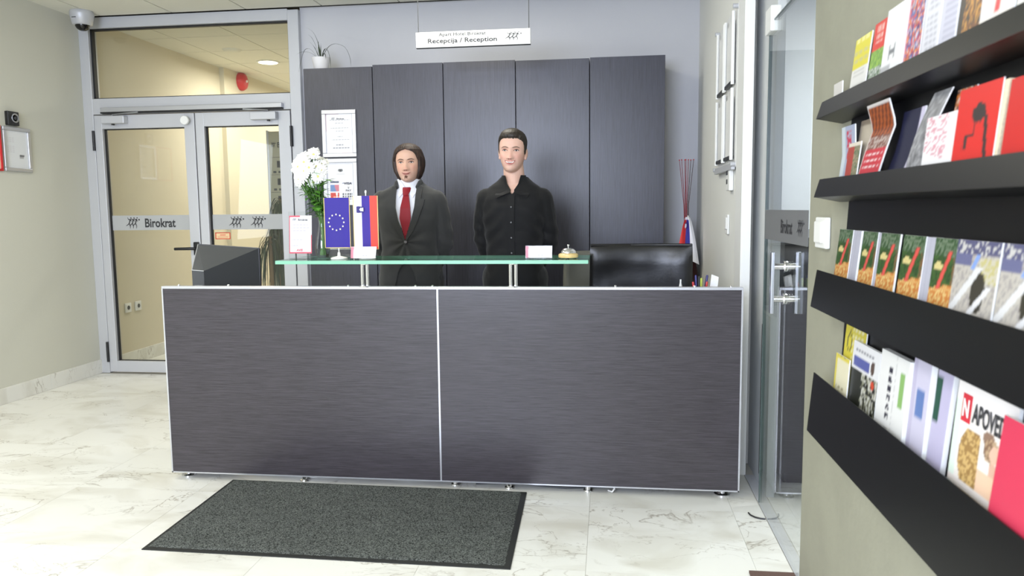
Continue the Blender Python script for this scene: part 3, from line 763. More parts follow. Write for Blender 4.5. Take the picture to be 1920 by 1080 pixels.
# ------------------------------------------------------------------ right wall: document board, handset, switch
M['sleeve'] = pane_mat('clear_document_sleeve', (.99, .99, .99, 1), 1.02)
db = thing('document_board', 'white board with four clear document pockets on the off white side wall', 'notice board', (.64, 4.32, 1.50))
box('backing', M['white'], db, (-.010, -.001, -.36, .30, .0, .80), .002)
box('bottom_tray', M['alu'], db, (-.03, -.010, -.34, .28, -.012, .022), .002)
for i in range(2):
    for j in range(2):
        y0 = -.31+.29*i; z0 = .05+.375*j
        p_ = box('document_pocket', M['sleeve'], db, (-.034, -.030, y0, y0+.255, z0, z0+.335))
        box('paper', M['paper'], p_, (-.0195, -.0185, y0+.012, y0+.243, z0+.008, z0+.31))
        for k in (0, 1):
            MB().lathe([(.009, z0-.012), (.009, z0+.345)], (-.026, y0+.255*k, 0), 12).build('rod', M['white'], p_, smooth=40)
        box('clip', M['greyplastic'], p_, (-.030, -.012, y0+.01, y0+.245, z0-.006, z0+.012), .002)
for (y, z) in ((-.36, .8), (.3, .8), (-.36, 0), (.3, 0)):
    MB().lathe([(.012, -.035), (.012, -.0)], (0, y+(.015 if y < 0 else -.015), z+(-.015 if z > .1 else .015)), 12, ax='x').build('spacer', M['alu'], db, smooth=40)
ph = thing('wall_thermostat', 'small white handset with two grey displays below the document board', 'thermostat', (.64, 4.12, 1.385))
box('case', M['white'], ph, (-.024, -.001, -.045, .06, 0, .125), .004)
box('display', M['greyplastic'], ph, (-.0255, -.023, .0, .05, .082, .112)); box('display', M['greyplastic'], ph, (-.0255, -.023, .008, .045, .035, .06))
ls = thing('light_switch', 'white light switch on the off white side wall behind the desk', 'switch', (.64, 4.225, 1.215))
box('plate', M['white'], ls, (-.012, -.001, -.04, .04, -.06, .045), .003); box('rocker', M['white'], ls, (-.018, -.011, -.026, .026, -.034, .03), .003)
l2 = thing('light_switch', 'white light switch on the grey beige wall end left of the brochure shelves', 'switch', (.656, 2.425, 1.222))
box('plate', M['white'], l2, (-.016, -.001, -.058, .058, -.05, .044), .004); box('rocker', M['white'], l2, (-.024, -.015, -.034, .044, -.034, .032), .004)

# ------------------------------------------------------------------ corridor fittings behind the glass
rl = thing('recessed_light', 'round glowing recessed light in the corridor ceiling', 'lamp', (-3.47, 7.62, ZC))
MB().lathe([(.095, .0), (.115, -.001), (.118, -.006), (.095, -.008), (.095, 0)], (0, 0, 0), 28, cap=False).build('rim', M['white'], rl, smooth=40)
MB().lathe([(0, -.003), (.096, -.003), (.096, -.006), (0, -.006)], (0, 0, 0), 28).build('diffuser', emit_mat('warm_lamp_glow', (1, .9, .72, 1), 14), rl)
sp = thing('ceiling_speaker', 'flat round cream disc in the corridor ceiling before the light', 'speaker', (-3.535, 6.99, ZC))
MB().lathe([(0, -.022), (.05, -.022), (.075, -.014), (.09, 0), (0, 0)], (0, 0, 0), 28).build('disc', M['tile'], sp, smooth=40)
bl = thing('fire_alarm_bell', 'round red alarm bell high on the corridor wall', 'alarm', (-4.05, 8.17, 2.74))
MB().lathe([(0, .07), (.05, .068), (.085, .05), (.10, .02), (.10, .0), (0, 0)], (0, 0, 0), 28, ax='x').build('gong', M['red'], bl, smooth=40)
MB().box(0, .02, -.06, .06, -.06, .06).build('back_box', M['red'], bl)
MB().lathe([(0, .069), (.014, .069), (.014, .08), (0, .08)], (0, 0, 0), 12, ax='x').build('hub', M['white'], bl)
cp = thing('fire_call_point', 'small red call point below the alarm bell on the corridor wall', 'alarm', (-4.05, 8.17, 2.545))
box('case', M['red'], cp, (0, .04, -.05, .05, -.05, .05), .004); box('cover', M['white'], cp, (.04, .043, -.03, .03, -.03, .02))
for (y, lab) in ((6.016, 'white wall socket nearer the glass doors on the corridor wall'), (6.159, 'white wall socket further along the corridor wall')):
    so = thing('wall_socket', lab, 'socket', (-4.10, y, .495), group='sockets on the corridor wall')
    box('plate', M['white'], so, (.0, .010, -.040, .040, -.04, .04), .003)
    MB().lathe([(.019, .010), (.024, .013), (.026, .010)], (0, 0, 0), 20, ax='x').build('ring', M['white'], so, smooth=40)
    MB().lathe([(0, .0101), (.018, .0101), (.018, .0104), (0, .0104)], (0, 0, 0), 18, ax='x').build('well', M['greyplastic'], so)
bd = thing('directory_board', 'tall grey directory board with rows of text seen through the right door', 'sign', (-2.91, 6.98, 0))
box('panel', mat('stone_grey_sign_face', C(176, 172, 150), .5), bd, (-.30, .34, 0, .03, .35, 2.06), .003)
box('side_rail', M['alubright'], bd, (-.318, -.298, -.006, .036, 0, 2.07), .003)
box('side_rail', M['alubright'], bd, (.338, .358, -.006, .036, 0, 2.07), .003)
logo('emblem', .058, .055, (-.282, -.0005, 1.905), XR, ZU, M['ink'], bd)
text('lettering', 'Birokrat', .20, .05, (-.212, -.0005, 1.908), XR, ZU, M['ink'], bd, bold=.02)
for k in range(5):
    z = 1.72-.165*k
    box('row_divider', M['greyplastic'], bd, (-.29, .33, -.001, .001, z+.095, z+.098))
    mb = MB().box(-.222, -.188, -.002, .001, z, z+.062); mb.build('pictogram', M['ink'], bd)
    mb = MB()
    for q in range(9): mb.box(-.262+.052*q, -.262+.052*q+(.04 if q % 3 else .03), -.0015, .001, z-.052, z-.032)
    mb.build('text_line', M['greyplastic'], bd)

# ------------------------------------------------------------------ potted plants
def ribbon(mb, pts, w, mi=0, side=None):
    """curved leaf with a folded midrib"""
    P_ = [Vector(p) for p in pts]; k = len(P_); vs_ = []
    for i, p in enumerate(P_):
        d = (P_[min(i+1, k-1)]-P_[max(i-1, 0)]).normalized()
        sd = side or d.cross(Vector((0, 0, 1)))
        sd = Vector(sd)
        if sd.length < .05: sd = Vector((1, 0, 0))
        sd = sd.normalized(); ww = w*math.sin(PI*min(.98, (.12+.88*(i/(k-1))**.8)))**.7
        nn = d.cross(sd).normalized()
        vs_ += [p-sd*ww, p+nn*ww*.25, p+sd*ww]
    fs = []
    for i in range(k-1):
        for j in range(2): fs.append((3*i+j, 3*i+j+1, 3*i+j+4, 3*i+j+3))
    mb.add(vs_, fs, mi)
def dracaena(label, loc, hs, n, L_, dens):
    d = thing('dracaena_plant', label, 'plant', loc, group='dracaena plants in the corridor')
    MB().lathe([(0, 0), (.13, 0), (.17, .28), (.18, .30), (.165, .30), (.15, .27), (0, .27)], (0, 0, 0), 24).build('pot', M['white'], d, smooth=40)
    MB().lathe([(0, .262), (.15, .262), (.15, .275), (0, .275)], (0, 0, 0), 18).build('soil', M['soil'], d)
    rnd = random.Random(int(hs[0][2]*1000))
    for (x, y, h) in hs:
        c = MB().tube([(x*.3, y*.3, .26), (x*.7, y*.7, h*.6), (x, y, h)], [.022, .018, .014], 8).build('cane', M['bark'], d, smooth=60)
        for q in range(n):
            a = rnd.uniform(0, 2*PI); el = rnd.uniform(.15, 1.25); l = L_*rnd.uniform(.7, 1.1)
            dx, dy = math.cos(a), math.sin(a); p = []
            for i in range(8):
                t = i/7
                r = l*.27*math.sin(min(1, t*1.05)*PI*.5)*math.cos(el*.8)
                z = h-.05+.03*math.sin(q)+l*(.30*math.sin(el)*t*2.0-(1.15+.25*math.cos(el))*t*t)
                p.append((x+dx*r, y+dy*r, max(.32, z)))
            lm = MB(); ribbon(lm, p, .0085); lm.build('leaf', M['draca'], c)
    return d
dracaena('shorter dracaena with drooping narrow leaves behind the right door', (-2.80, 6.05, 0), [(0, 0, 1.10)], 30, .64, 1)
dracaena('taller dracaena with dense dark leaves in front of the directory board', (-2.97, 6.62, 0), [(.02, 0, 1.42), (-.03, .04, 1.26), (.06, -.03, 1.12)], 30, .66, 1)
# spider plant on the leftmost cabinet
pp = thing('potted_plant', 'small grassy plant in a white pot on the leftmost cabinet', 'plant', (-2.078, 5.45, 2.308))
MB().lathe([(0, 0), (.044, 0), (.050, .02), (.066, .095), (.068, .10), (.060, .10), (.054, .085), (0, .082)], (0, 0, 0), 28).build('pot', mat('glossy_white_ceramic', C(226, 224, 224), .25), pp, smooth=40)
MB().lathe([(0, .080), (.055, .080), (.055, .087), (0, .087)], (0, 0, 0), 20).build('soil', M['soil'], pp)
sv = [[(-.01, 0, .08), (-.06, -.02, .165), (-.115, -.02, .17), (-.15, -.02, .06), (-.165, -.02, -.0)],
      [(.0, 0, .08), (.06, -.02, .175), (.12, -.02, .20), (.19, 0, .175), (.215, .02, .10), (.215, .03, .04)],
      [(.0, 0, .08), (.04, -.03, .165), (.07, -.04, .15), (.085, -.04, .09), (.09, -.05, .02)],
      [(.0, 0, .08), (-.03, 0, .15), (-.06, .01, .20), (-.085, .0, .22)],
      [(-.0, 0, .08), (-.03, -.01, .19), (-.06, -.01, .25), (-.09, 0, .27)],
      [(0, 0, .08), (-.008, -.02, .16), (-.006, -.02, .215)], [(0, 0, .08), (.008, -.02, .15), (.012, -.02, .20)],
      [(0, 0, .08), (-.02, -.03, .14), (-.03, -.03, .18)], [(0, 0, .08), (.03, -.02, .15), (.06, -.03, .165)],
      [(0, 0, .08), (-.08, .02, .15), (-.15, .02, .155), (-.19, .02, .14)], [(0, 0, .08), (-.02, .03, .2), (-.06, .03, .3), (-.12, .03, .33)],
      [(0, 0, .08), (.03, -.03, .13), (.055, -.05, .12), (.06, -.06, .08)]]
for p in sv:
    q = []
    for i in range(len(p)-1):
        for k in range(4): q.append(Vector(p[i]).lerp(Vector(p[i+1]), k/4))
    q.append(Vector(p[-1]))
    for _ in range(3): q = [q[0]]+[(q[i-1]+q[i]*2+q[i+1])/4 for i in range(1, len(q)-1)]+[q[-1]]
    lm = MB(); ribbon(lm, q, .0038); lm.build('leaf', M['draca'], pp)
# ------------------------------------------------------------------ things on the glass counter
ZT = 1.0785
va = thing('flower_vase', 'clear glass vase with a swollen base holding white chrysanthemums', 'vase', (-1.365, 3.52, ZT))
prof = [(.0, .003), (.026, .003), (.033, .03), (.034, .05), (.026, .10), (.017, .145), (.0155, .165), (.019, .20), (.0235, .222)]
MB().lathe([(0, 0), (.028, 0), (.0355, .03), (.0365, .05), (.0285, .10), (.019, .145), (.0172, .165), (.0205, .20), (.025, .224), (.0235, .222)]+prof[::-1], (0, 0, 0), 28).build('glass_body', M['acrylic'], va, smooth=60)
MB().lathe([(0, .004), (.026, .004), (.0325, .03), (.0335, .05), (.027, .09), (0, .09)], (0, 0, 0), 24).build('water', pane_mat('vase_water', (.93, .96, .95, 1), 1.12), va, smooth=60)
rnd = random.Random(3)
def bloom_mesh(seed):
    r = random.Random(seed); mb = MB()
    for layer, (n, L_, tilt) in enumerate(((16, .030, .10), (14, .026, .38), (10, .018, .75))):
        for k in range(n):
            a = 2*PI*(k+.5*layer)/n+r.uniform(-.08, .08); t = tilt+r.uniform(-.12, .12); l = L_*r.uniform(.9, 1.08)
            d = Vector((math.cos(a)*math.cos(t), math.sin(a)*math.cos(t), math.sin(t))); s = Vector((-math.sin(a), math.cos(a), 0)); n_ = d.cross(s)
            o_ = d*.004
            w = .0042
            mb.add([o_-s*w*.4, o_+s*w*.4, d*l*.55+s*w+n_*.001, d*l*.55-s*w+n_*.001, d*l*.93+s*w*.8-n_*.0015, d*l*.93-s*w*.8-n_*.0015, d*l-n_*.002], [(0, 1, 2, 3), (3, 2, 4, 5), (5, 4, 6)])
    return mb
bm_p = [bloom_mesh(k).mesh('petals', M['petal']) for k in range(4)]
bm_d = MB().ball((0, 0, .003), .0075, .0075, .005, 12, 8).mesh('floret_disc', M['disc'], 60)
heads = [(-.105, -.03, .43), (-.075, -.07, .375), (-.02, -.085, .425), (-.098, -.02, .365), (-.115, 0, .40), (-.06, -.06, .465), (-.01, -.05, .485), (-.03, .0, .505), (.015, -.07, .385), (.02, -.03, .44), (-.085, .0, .485), (-.055, .03, .49), (.0, .03, .46), (-.13, .02, .43), (-.045, -.08, .41), (.025, -.055, .415), (-.02, -.04, .36), (-.08, -.065, .43), (-.045, -.08, .45), (-.10, -.03, .455), (.005, -.06, .43), (-.06, -.075, .39), (-.03, -.03, .485)]
LBL = 'white chrysanthemum on a green stem standing in the glass vase'
for k, (hx, hy, hz) in enumerate(heads):
    f = thing('chrysanthemum', LBL, 'flower', (-1.365, 3.52, ZT), group='white chrysanthemums in the glass vase')
    a = rnd.uniform(0, 2*PI); bx, by = .014*math.cos(a), .014*math.sin(a)
    nx_, ny_ = .008*math.cos(a+2), .008*math.sin(a+2)
    pts = [(bx, by, .012), (nx_, ny_, .16), (nx_*.6+hx*.18, ny_+hy*.18, .24), (hx*.72, hy*.72, hz-.06), (hx, hy, hz-.004)]
    q = []
    for i in range(len(pts)-1):
        for j in range(4): q.append(Vector(pts[i]).lerp(Vector(pts[i+1]), j/4))
    q.append(Vector(pts[-1]))
    for _ in range(2): q = [q[0]]+[(q[i-1]+q[i]*2+q[i+1])/4 for i in range(1, len(q)-1)]+[q[-1]]
    MB().tube(q, .0022, 6).build('stem', M['stem'], f, smooth=60)
    d = Vector((hx+.045, hy-.065, (hz-.42)*1.0+.035)).normalized()
    rot = d.to_track_quat('Z', 'Y')
    p_ = bpy.data.objects.new('petals', bm_p[k % 4]); COL.objects.link(p_); p_.parent = f; p_.location = (hx, hy, hz); p_.rotation_mode = 'QUATERNION'; p_.rotation_quaternion = rot
    s = rnd.uniform(1.0, 1.25); p_.scale = (s, s, s)
    c_ = bpy.data.objects.new('floret_disc', bm_d); COL.objects.link(c_); c_.parent = f; c_.location = (hx, hy, hz); c_.rotation_mode = 'QUATERNION'; c_.rotation_quaternion = rot
    # lobed leaves up the stem
    for j in range(11 if k % 2 else 9):
        t = rnd.uniform(.40, .84); o_ = q[int(t*(len(q)-1))]; a2 = rnd.uniform(0, 2*PI)
        dd = Vector((math.cos(a2), math.sin(a2)*.8, rnd.uniform(-.1, .8))).normalized(); sd = dd.cross(Vector((0, 0, 1))).normalized(); nn = sd.cross(dd)
        l = rnd.uniform(.036, .075); lm = MB(); out = []
        for i, wv in enumerate((.06, .30, .16, .42, .2, .34, .14, .05)):
            out.append((i/7, wv*.62))
        L1 = [o_+dd*l*x+sd*l*w_-nn*l*.3*x*x for x, w_ in out]; L2 = [o_+dd*l*x-sd*l*w_-nn*l*.3*x*x for x, w_ in out]
        lm.add(L1+L2, [(i, i+1, 9+i, 8+i) for i in range(7)])
        lm.build('leaf', M['leafg'], f)
# sign holder with red edged sheet
def avis(u, v):
    if (u < .045) or (v < .045) or (v > .955 and u < .5) or (u > .965 and v < .5): return (206, 70, 92)
    rows = [.76, .72, .68, .60, .56, .48, .44, .37, .33, .25, .21]
    for i, k_ in enumerate(rows):
        if abs(v-k_) < .011 and .09 < u < (.85, .6, .88, .8, .86, .82, .7, .62, .88, .74, .4)[i] and int(u*40) % 6: return (186, 178, 196)
    return (240, 238, 246)
ns = thing('sign_holder', 'clear acrylic stand with a red edged white price sheet beside the vase', 'sign', (-1.437, 3.42, ZT))
def ap(u, v, off=0): return (-.055+.110*u, .014*v+off, .026+.177*v)
colgrid('sheet', lambda u, v: ap(u, v), avis, 40, 64, M['print'], ns, thick=(0, .0012, 0))
MB().hull([(-.057, -.0025, .0), (.057, -.0025, .0), (.057, .0045, .0), (-.057, .0045, .0)], [(-.057, .0125, .222), (.057, .0125, .222), (.057, .0185, .222), (-.057, .0185, .222)]).build('acrylic_sleeve', M['acrylic'], ns)
box('acrylic_foot', M['acrylic'], ns, (-.055, .055, -.002, .07, .0, .003))
text('lettering', 'Birokrat', .046, .011, (-.008, .0085, .178), XR, (0, .079, 1), M['ink'], ns, bold=.02, depth=.004)
logo('emblem', .026, .015, (-.040, .0085, .177), XR, (0, .079, 1), M['ink'], ns, depth=.004)
text('lettering', 'AVIS', .032, .012, (-.018, -.003, .036), XR, (0, .079, 1), M['redink'], ns, bold=.02, shear=.25, depth=.004)
# two table flags
def table_flag(label, cx, y, w, h, z0, colfn, extra):
    f = thing('table_flag', label, 'flag', (cx, y, ZT), group='table flags on the glass counter')
    MB().lathe([(0, 0), (.038, 0), (.040, .004), (.030, .008), (.008, .013), (.006, .03), (0, .03)], (0, 0, 0), 28).build('base', M['white'], f, smooth=50)
    MB().tube([(0, 0, .01), (0, 0, z0+h+.012)], .0026, 10).build('pole', M['white'], f, smooth=60)
    MB().ball((0, 0, z0+h+.018), .005, .005, .009, 12, 8).build('finial', M['white'], f, smooth=180)
    MB().tube([(-w*.5, -.006, z0+h-.002), (w*.5, -.006, z0+h-.002)], .0022, 8).build('crossbar', M['gold'], f, smooth=60)
    def fp(u, v): return (-w/2+w*u, -.009-.0025*math.sin(u*7)*(1-v), z0+h*v)
    colgrid('cloth', fp, colfn, 60, 60, M['cloth'], f, thick=(0, .0008, 0), smooth=60)
    per = [(fp(0, 1-k/10)) for k in range(11)]+[fp(k/10, 0) for k in range(1, 11)]+[fp(1, k/10) for k in range(1, 11)]
    MB().tube([(x, y_-.0005, z) for x, y_, z in per], .0019, 6).build('gold_border', M['gold'], f, smooth=60)
    extra(f, fp); return f
def stars(f, fp):
    mb = MB()
    for k in range(12):
        t = 2*PI*k/12; cx, cz = fp(.47, .51)[0]+.0365*math.sin(t), fp(.5, .51)[2]+.0365*math.cos(t)
        p = [(cx+(.0052 if i % 2 == 0 else .0022)*math.sin(PI*i/5), cz+(.0052 if i % 2 == 0 else .0022)*math.cos(PI*i/5)) for i in range(10)]
        mb.prism(p, 'y', -.0135, -.0125)
    mb.build('ring_of_stars', mat('pale_gold_star', C(250, 240, 214), .5), f)
table_flag('blue table flag with a ring of twelve pale stars', -1.253, 3.43, .122, .232, .052, lambda u, v: (52, 40, 138), stars)
def slo(u, v):
    return (238, 236, 246) if u < .35 else ((58, 42, 140) if u < .67 else (238, 74, 62))
def shield(f, fp):
    cx, cz = fp(.30, .745)[0], fp(.3, .745)[2]
    a = MB().prism([(cx-.019, cz-.014), (cx-.010, cz-.0155), (cx+.010, cz-.013), (cx+.017, cz-.006), (cx+.019, cz), (cx+.017, cz+.006), (cx+.010, cz+.013), (cx-.010, cz+.0155), (cx-.019, cz+.014)], 'y', -.0138, -.0125)
    a.build('shield', mat('deep_blue_print', C(44, 34, 110), .6), f)
    b = MB().prism([(cx+.014, cz-.009), (cx+.014, cz+.009), (cx+.006, cz+.006), (cx+.003, cz+.009), (cx-.003, cz+.003), (cx-.005, cz), (cx-.003, cz-.003), (cx+.003, cz-.009), (cx+.006, cz-.006)], 'y', -.0146, -.0137)
    b.build('mountain', M['paper'], f)
table_flag('white, blue and red table flag with a small shield', -1.1155, 3.43, .116, .246, .045, slo, shield)
tr = thing('card_tray', 'clear acrylic tray behind the blue table flag', 'tray', (-1.272, 3.50, ZT))
for a in ((-.06, .06, -.03, .03, 0, .003), (-.06, .06, .027, .03, .003, .04), (-.06, .06, -.03, -.027, .003, .02), (-.06, -.057, -.03, .03, .003, .03), (.057, .06, -.03, .03, .003, .03)):
    box('acrylic_side', M['acrylic'], tr, a)
MB().tube([(-.06, .0285, .0405), (.052, .0285, .0405), (.06, .0285, .03), (.066, .0, .004)], .0018, 6).build('bright_rim', M['white'], tr)
# name cards
def ncard(u, v):
    if u < .10+.10*(v-.4)**2 and v < .97: return (196, 120, 138)
    if u < .16-.06*v: return (228, 196, 204)
    if abs(v-.55) < .03 and .3 < u < .82 and int(u*44) % 5: return (170, 168, 182)
    if abs(v-.22) < .035 and .42 < u < .66 and int(u*44) % 5: return (120, 118, 130)
    return (246, 245, 248)
for cx, lab, tilt in ((-1.118, 'white name card in front of the white, blue and red flag', .016), (-.309, 'white name card beside the service bell', .008)):
    nc = thing('name_card', lab, 'card', (cx, 3.37, ZT), group='white name cards on the glass counter')
    colgrid('card', lambda u, v: (-.0585+.117*u+tilt*v*(u-.5)*.3, tilt*v, .006+.052*v), ncard, 44, 22, M['print'], nc, thick=(0, .001, 0))
    box('acrylic_foot', M['acrylic'], nc, (-.061, .061, -.012, .035, 0, .005), .001)
    MB().hull([(-.060, .0045, .004), (.060, .0045, .004), (.060, .0065, .004), (-.060, .0065, .004)], [(-.060, tilt+.0035, .059), (.060, tilt+.0035, .059), (.060, tilt+.0055, .059), (-.060, tilt+.0055, .059)]).build('acrylic_back', M['acrylic'], nc)
# service bell
sbl = thing('service_bell', 'chrome service bell on a round light wood base', 'bell', (-.180, 3.42, ZT))
for k in range(3):
    t = 2*PI*k/3+.5; MB().lathe([(0, 0), (.007, 0), (.007, .004), (0, .004)], (.032*math.cos(t), .032*math.sin(t), 0), 12).build('foot', M['black'], sbl)
MB().lathe([(0, .004), (.043, .004), (.045, .008), (.044, .018), (.036, .023), (0, .023)], (0, 0, 0), 32).build('wooden_base', M['wood'], sbl, smooth=50)
MB().lathe([(.036, .023), (.036, .026), (.033, .034), (.026, .042), (.014, .047), (0, .048)], (0, 0, 0), 32).build('dome', M['chrome'], sbl, smooth=180)
MB().lathe([(.0025, .046), (.0025, .054), (.005, .055), (.006, .058), (.004, .062), (0, .063)], (0, 0, 0), 16).build('button', M['chrome'], sbl, smooth=60)

# ------------------------------------------------------------------ pens and card behind the right of the desk
pc = thing('pen_cup', 'dark pen cup standing on the desk behind the right end', 'cup', (.424, 3.62, .80))
MB().lathe([(0, 0), (.036, 0), (.038, .10), (.034, .10), (.033, .006), (0, .006)], (0, 0, 0), 24).build('body', M['greyplastic'], pc, smooth=50)
pens = [(-.022, 0, -.02, .0, .178, C(40, 40, 110), 'blue pen at the left in the pen cup'), (-.008, .012, -.003, .02, .172, C(30, 30, 34), 'black pen in the middle of the pen cup'), (.006, -.012, .005, -.01, .166, C(176, 190, 70), 'yellow green pen in the pen cup'),
        (.018, .008, .034, .01, .178, C(38, 36, 104), 'dark blue pen leaning right in the pen cup'), (-.02, -.01, -.034, -.014, .148, C(190, 50, 50), 'short red pen leaning left in the pen cup'), (.02, -.012, .03, -.02, .150, C(196, 60, 50), 'short red pen leaning right in the pen cup')]
for (bx, by, tx, ty, h, col, lab) in pens:
    p_ = thing('pen', lab, 'pen', (.424, 3.62, .807), group='pens in the pen cup')
    a = Vector((bx*.5, by*.5, 0)); b_ = Vector((tx, ty, h))
    MB().tube([a, a.lerp(b_, .72)], .0045, 8).build('barrel', M['white'], p_, smooth=50)
    MB().tube([a.lerp(b_, .70), a.lerp(b_, .97), b_], [.0055, .0055, .004], 8).build('cap', mat('pen_colour', col, .35), p_, smooth=50)
cd = thing('card_block', 'leaning white card at the right end behind the desk top', 'card', (.478, 3.60, .80))
MB().hull([(-.026, -.002, 0), (.010, -.006, 0), (.012, .006, 0), (-.024, .010, 0)], [(-.002, .02, .188), (.030, .016, .176), (.032, .028, .176), (.0, .032, .188)]).build('card', M['paper'], cd)
wt = thing('correction_pen', 'small white tube standing left of the pen cup', 'pen', (.335, 3.62, .80))
MB().lathe([(0, 0), (.008, 0), (.008, .13), (.004, .15), (.004, .165), (0, .165)], (0, 0, 0), 14).build('tube', M['white'], wt, smooth=50)

# ------------------------------------------------------------------ maroon floor vase with red sticks and a little flag
fv = thing('floor_vase', 'tall dark maroon floor vase in the corner beside the cabinets', 'vase', (.548, 5.42, 0))
MB().lathe([(0, 0), (.055, 0), (.075, .25), (.085, .55), (.070, .85), (.040, 1.02), (.045, 1.06), (.038, 1.06), (.034, 1.02), (.06, .85), (.07, .55), (0, .10)], (0, 0, 0), 28).build('body', M['maroon'], fv, smooth=60)
M['stick'] = mat('dark_red_reed', C(138, 26, 36), .5)
tops = [(-.052, .02), (-.040, -.01), (-.018, .01), (-.014, -.02), (.004, .0), (.022, .02), (.038, .0)]
for i, (dx, dy) in enumerate(tops):
    st = thing('decorative_stick', 'thin straight stick standing in the maroon floor vase', 'stick', (.548, 5.42, 1.0), group='thin sticks in the maroon floor vase')
    MB().tube([(.01*math.cos(i), .01*math.sin(i), -.6), (-.012+dx*.35, dy*.4, .32), (-.008+dx*1.05, dy, .625)], [.0026, .0024, .0018], 6).build('shaft', M['stick'] if i < 5 else M['maroon'], st)
    MB().ball((-.008+dx*1.05, dy, .627), .004, .004, .005, 8, 6).build('tip', M['red'], st, smooth=180)
ff = thing('hand_flag', 'small drooping white, blue and red flag hanging on the maroon vase', 'flag', (.535, 5.33, 1.0))
MB().tube([(.0, .012, -.35), (.004, .01, .245)], .004, 8).build('staff', M['white'], ff)
def fpos(u, v):
    w = .028+.125*(1-v)**.7
    x = -.016-.062*(1-v)**.8+u*w+.004*(1-v)
    return (x, -.012*math.sin(u*9+v*2)-.015*(1-v), .235-.28*(1-v)-.045*(1-v)*(u)**2)
def fcol(u, v):
    if (u-.38)**2/.03+(v-.80)**2/.006 < 1: return (230, 228, 236) if (u-.28)**2/.012+(v-.79)**2/.003 < 1 else (46, 40, 112)
    if v > .93: return (232, 232, 236)
    return (222, 60, 56) if u < .34 else ((58, 62, 150) if u < .63 else (232, 232, 238))
colgrid('cloth', fpos, fcol, 36, 40, M['cloth'], ff, smooth=180)
# ------------------------------------------------------------------ people
def interp(tab, z):
    if z <= tab[0][0]: return tab[0][1:]
    for a, b in zip(tab, tab[1:]):
        if z <= b[0]:
            t = (z-a[0])/(b[0]-a[0]); t = t*t*(3-2*t)*.4+t*.6
            return tuple(p+(q-p)*t for p, q in zip(a[1:], b[1:]))
    return tab[-1][1:]
def sgnp(t, e): return math.copysign(abs(t)**e, t)
def gs(x, s): return math.exp(-(x/s)**2/2)
# head sections: z from eye level -> half width, front reach, back reach
HEAD = [(-.116, .012, .050, -.02), (-.112, .024, .068, .0), (-.104, .036, .078, .02), (-.092, .046, .083, .035), (-.075, .054, .084, .055), (-.055, .061, .083, .075), (-.03, .0675, .081, .088), (0, .0715, .080, .096),
        (.025, .0735, .084, .100), (.05, .073, .083, .101), (.07, .068, .078, .096), (.085, .059, .069, .086), (.097, .046, .055, .070), (.105, .030, .036, .048), (.109, .012, .014, .02)]
def face_bump(x, z, smile):
    ax = abs(x); y = 0
    t = max(0, min(1, (.006-z)/.047))
    fall = 1 if z > -.041 else gs(z+.041, .005)
    top = 1 if z < .006 else gs(z-.006, .012)
    y += (.003+.020*t**1.25)*gs(x, .0065+.0045*t)*fall*top
    y += .007*gs(ax-.0125, .0055)*gs(z+.040, .006)
    y -= .0085*gs(ax-.031, .015)*gs(z-.001, .0095)
    y += .0035*gs(ax-.030, .020)*gs(z-.019, .006)
    y += (.004+.003*smile)*gs(ax-.042, .015)*gs(z+.034, .015)
    y += .0045*gs(x, .024)*gs(z+.068, .013)
    y -= .003*gs(x, .02)*gs(z+.083, .005)
    y += .005*gs(x, .016)*gs(z+.102, .011)
    y -= .0025*gs(ax-(.030+.004*smile), .004)*gs(z+.060, .012)
    return y
class Man: pass
def head_xyz(m, phi, z, k=1.0, add=0.0):
    a, f, b = interp(HEAD, z); a *= m.fw
    s, c = math.sin(phi), math.cos(phi); e = 2/2.25
    x = (a+add)*sgnp(s, e)
    y = -(f+add)*sgnp(c, e) if c > 0 else (b+add)*sgnp(-c, e)
    if c > 0 and k: y -= k*face_bump(x, z, m.smile)*min(1, c*3)
    return Vector((x, y, z))
def face_y(m, x, z):
    a, f, b = interp(HEAD, z); a *= m.fw; e = 2.25
    q = max(0.0, 1-(abs(x)/a)**e)**(1/e)
    return -f*q-face_bump(x, z, m.smile)*min(1, 3*q)
def to_head(m, p):
    """head space to the man's own space: scale, tilt, lift"""
    q = Vector(p)*m.hs
    q = Matrix.Rotation(m.tilt, 3, 'Y') @ (Matrix.Rotation(m.turn, 3, 'Z') @ q)
    return q+Vector(m.hc)
def smooth_mesh(mb, voxel, it, m, name, parent, mod=None):
    me = bpy.data.meshes.new('tmp'); me.from_pydata(mb.v, [], mb.f)
    bm = bmesh.new(); bm.from_mesh(me); bmesh.ops.recalc_face_normals(bm, faces=bm.faces[:]); bm.to_mesh(me); bm.free()
    o = bpy.data.objects.new('tmp', me); COL.objects.link(o)
    r = o.modifiers.new('r', 'REMESH'); r.mode = 'VOXEL'; r.voxel_size = voxel
    if it:
        s = o.modifiers.new('s', 'SMOOTH'); s.factor = .5; s.iterations = it
    me2 = bpy.data.meshes.new_from_object(o.evaluated_get(bpy.context.evaluated_depsgraph_get()))
    bpy.data.objects.remove(o); bpy.data.meshes.remove(me)
    me2.name = name; me2.materials.clear(); me2.materials.append(m)
    if mod: mod(me2)
    me2.polygons.foreach_set('use_smooth', [True]*len(me2.polygons))
    o2 = bpy.data.objects.new(name, me2); COL.objects.link(o2)
    if parent: o2.parent = parent
    return o2
def delete_where(me, test):
    bm = bmesh.new(); bm.from_mesh(me)
    bmesh.ops.delete(bm, geom=[f for f in bm.faces if test(f.calc_center_median())], context='FACES')
    bm.to_mesh(me); bm.free()
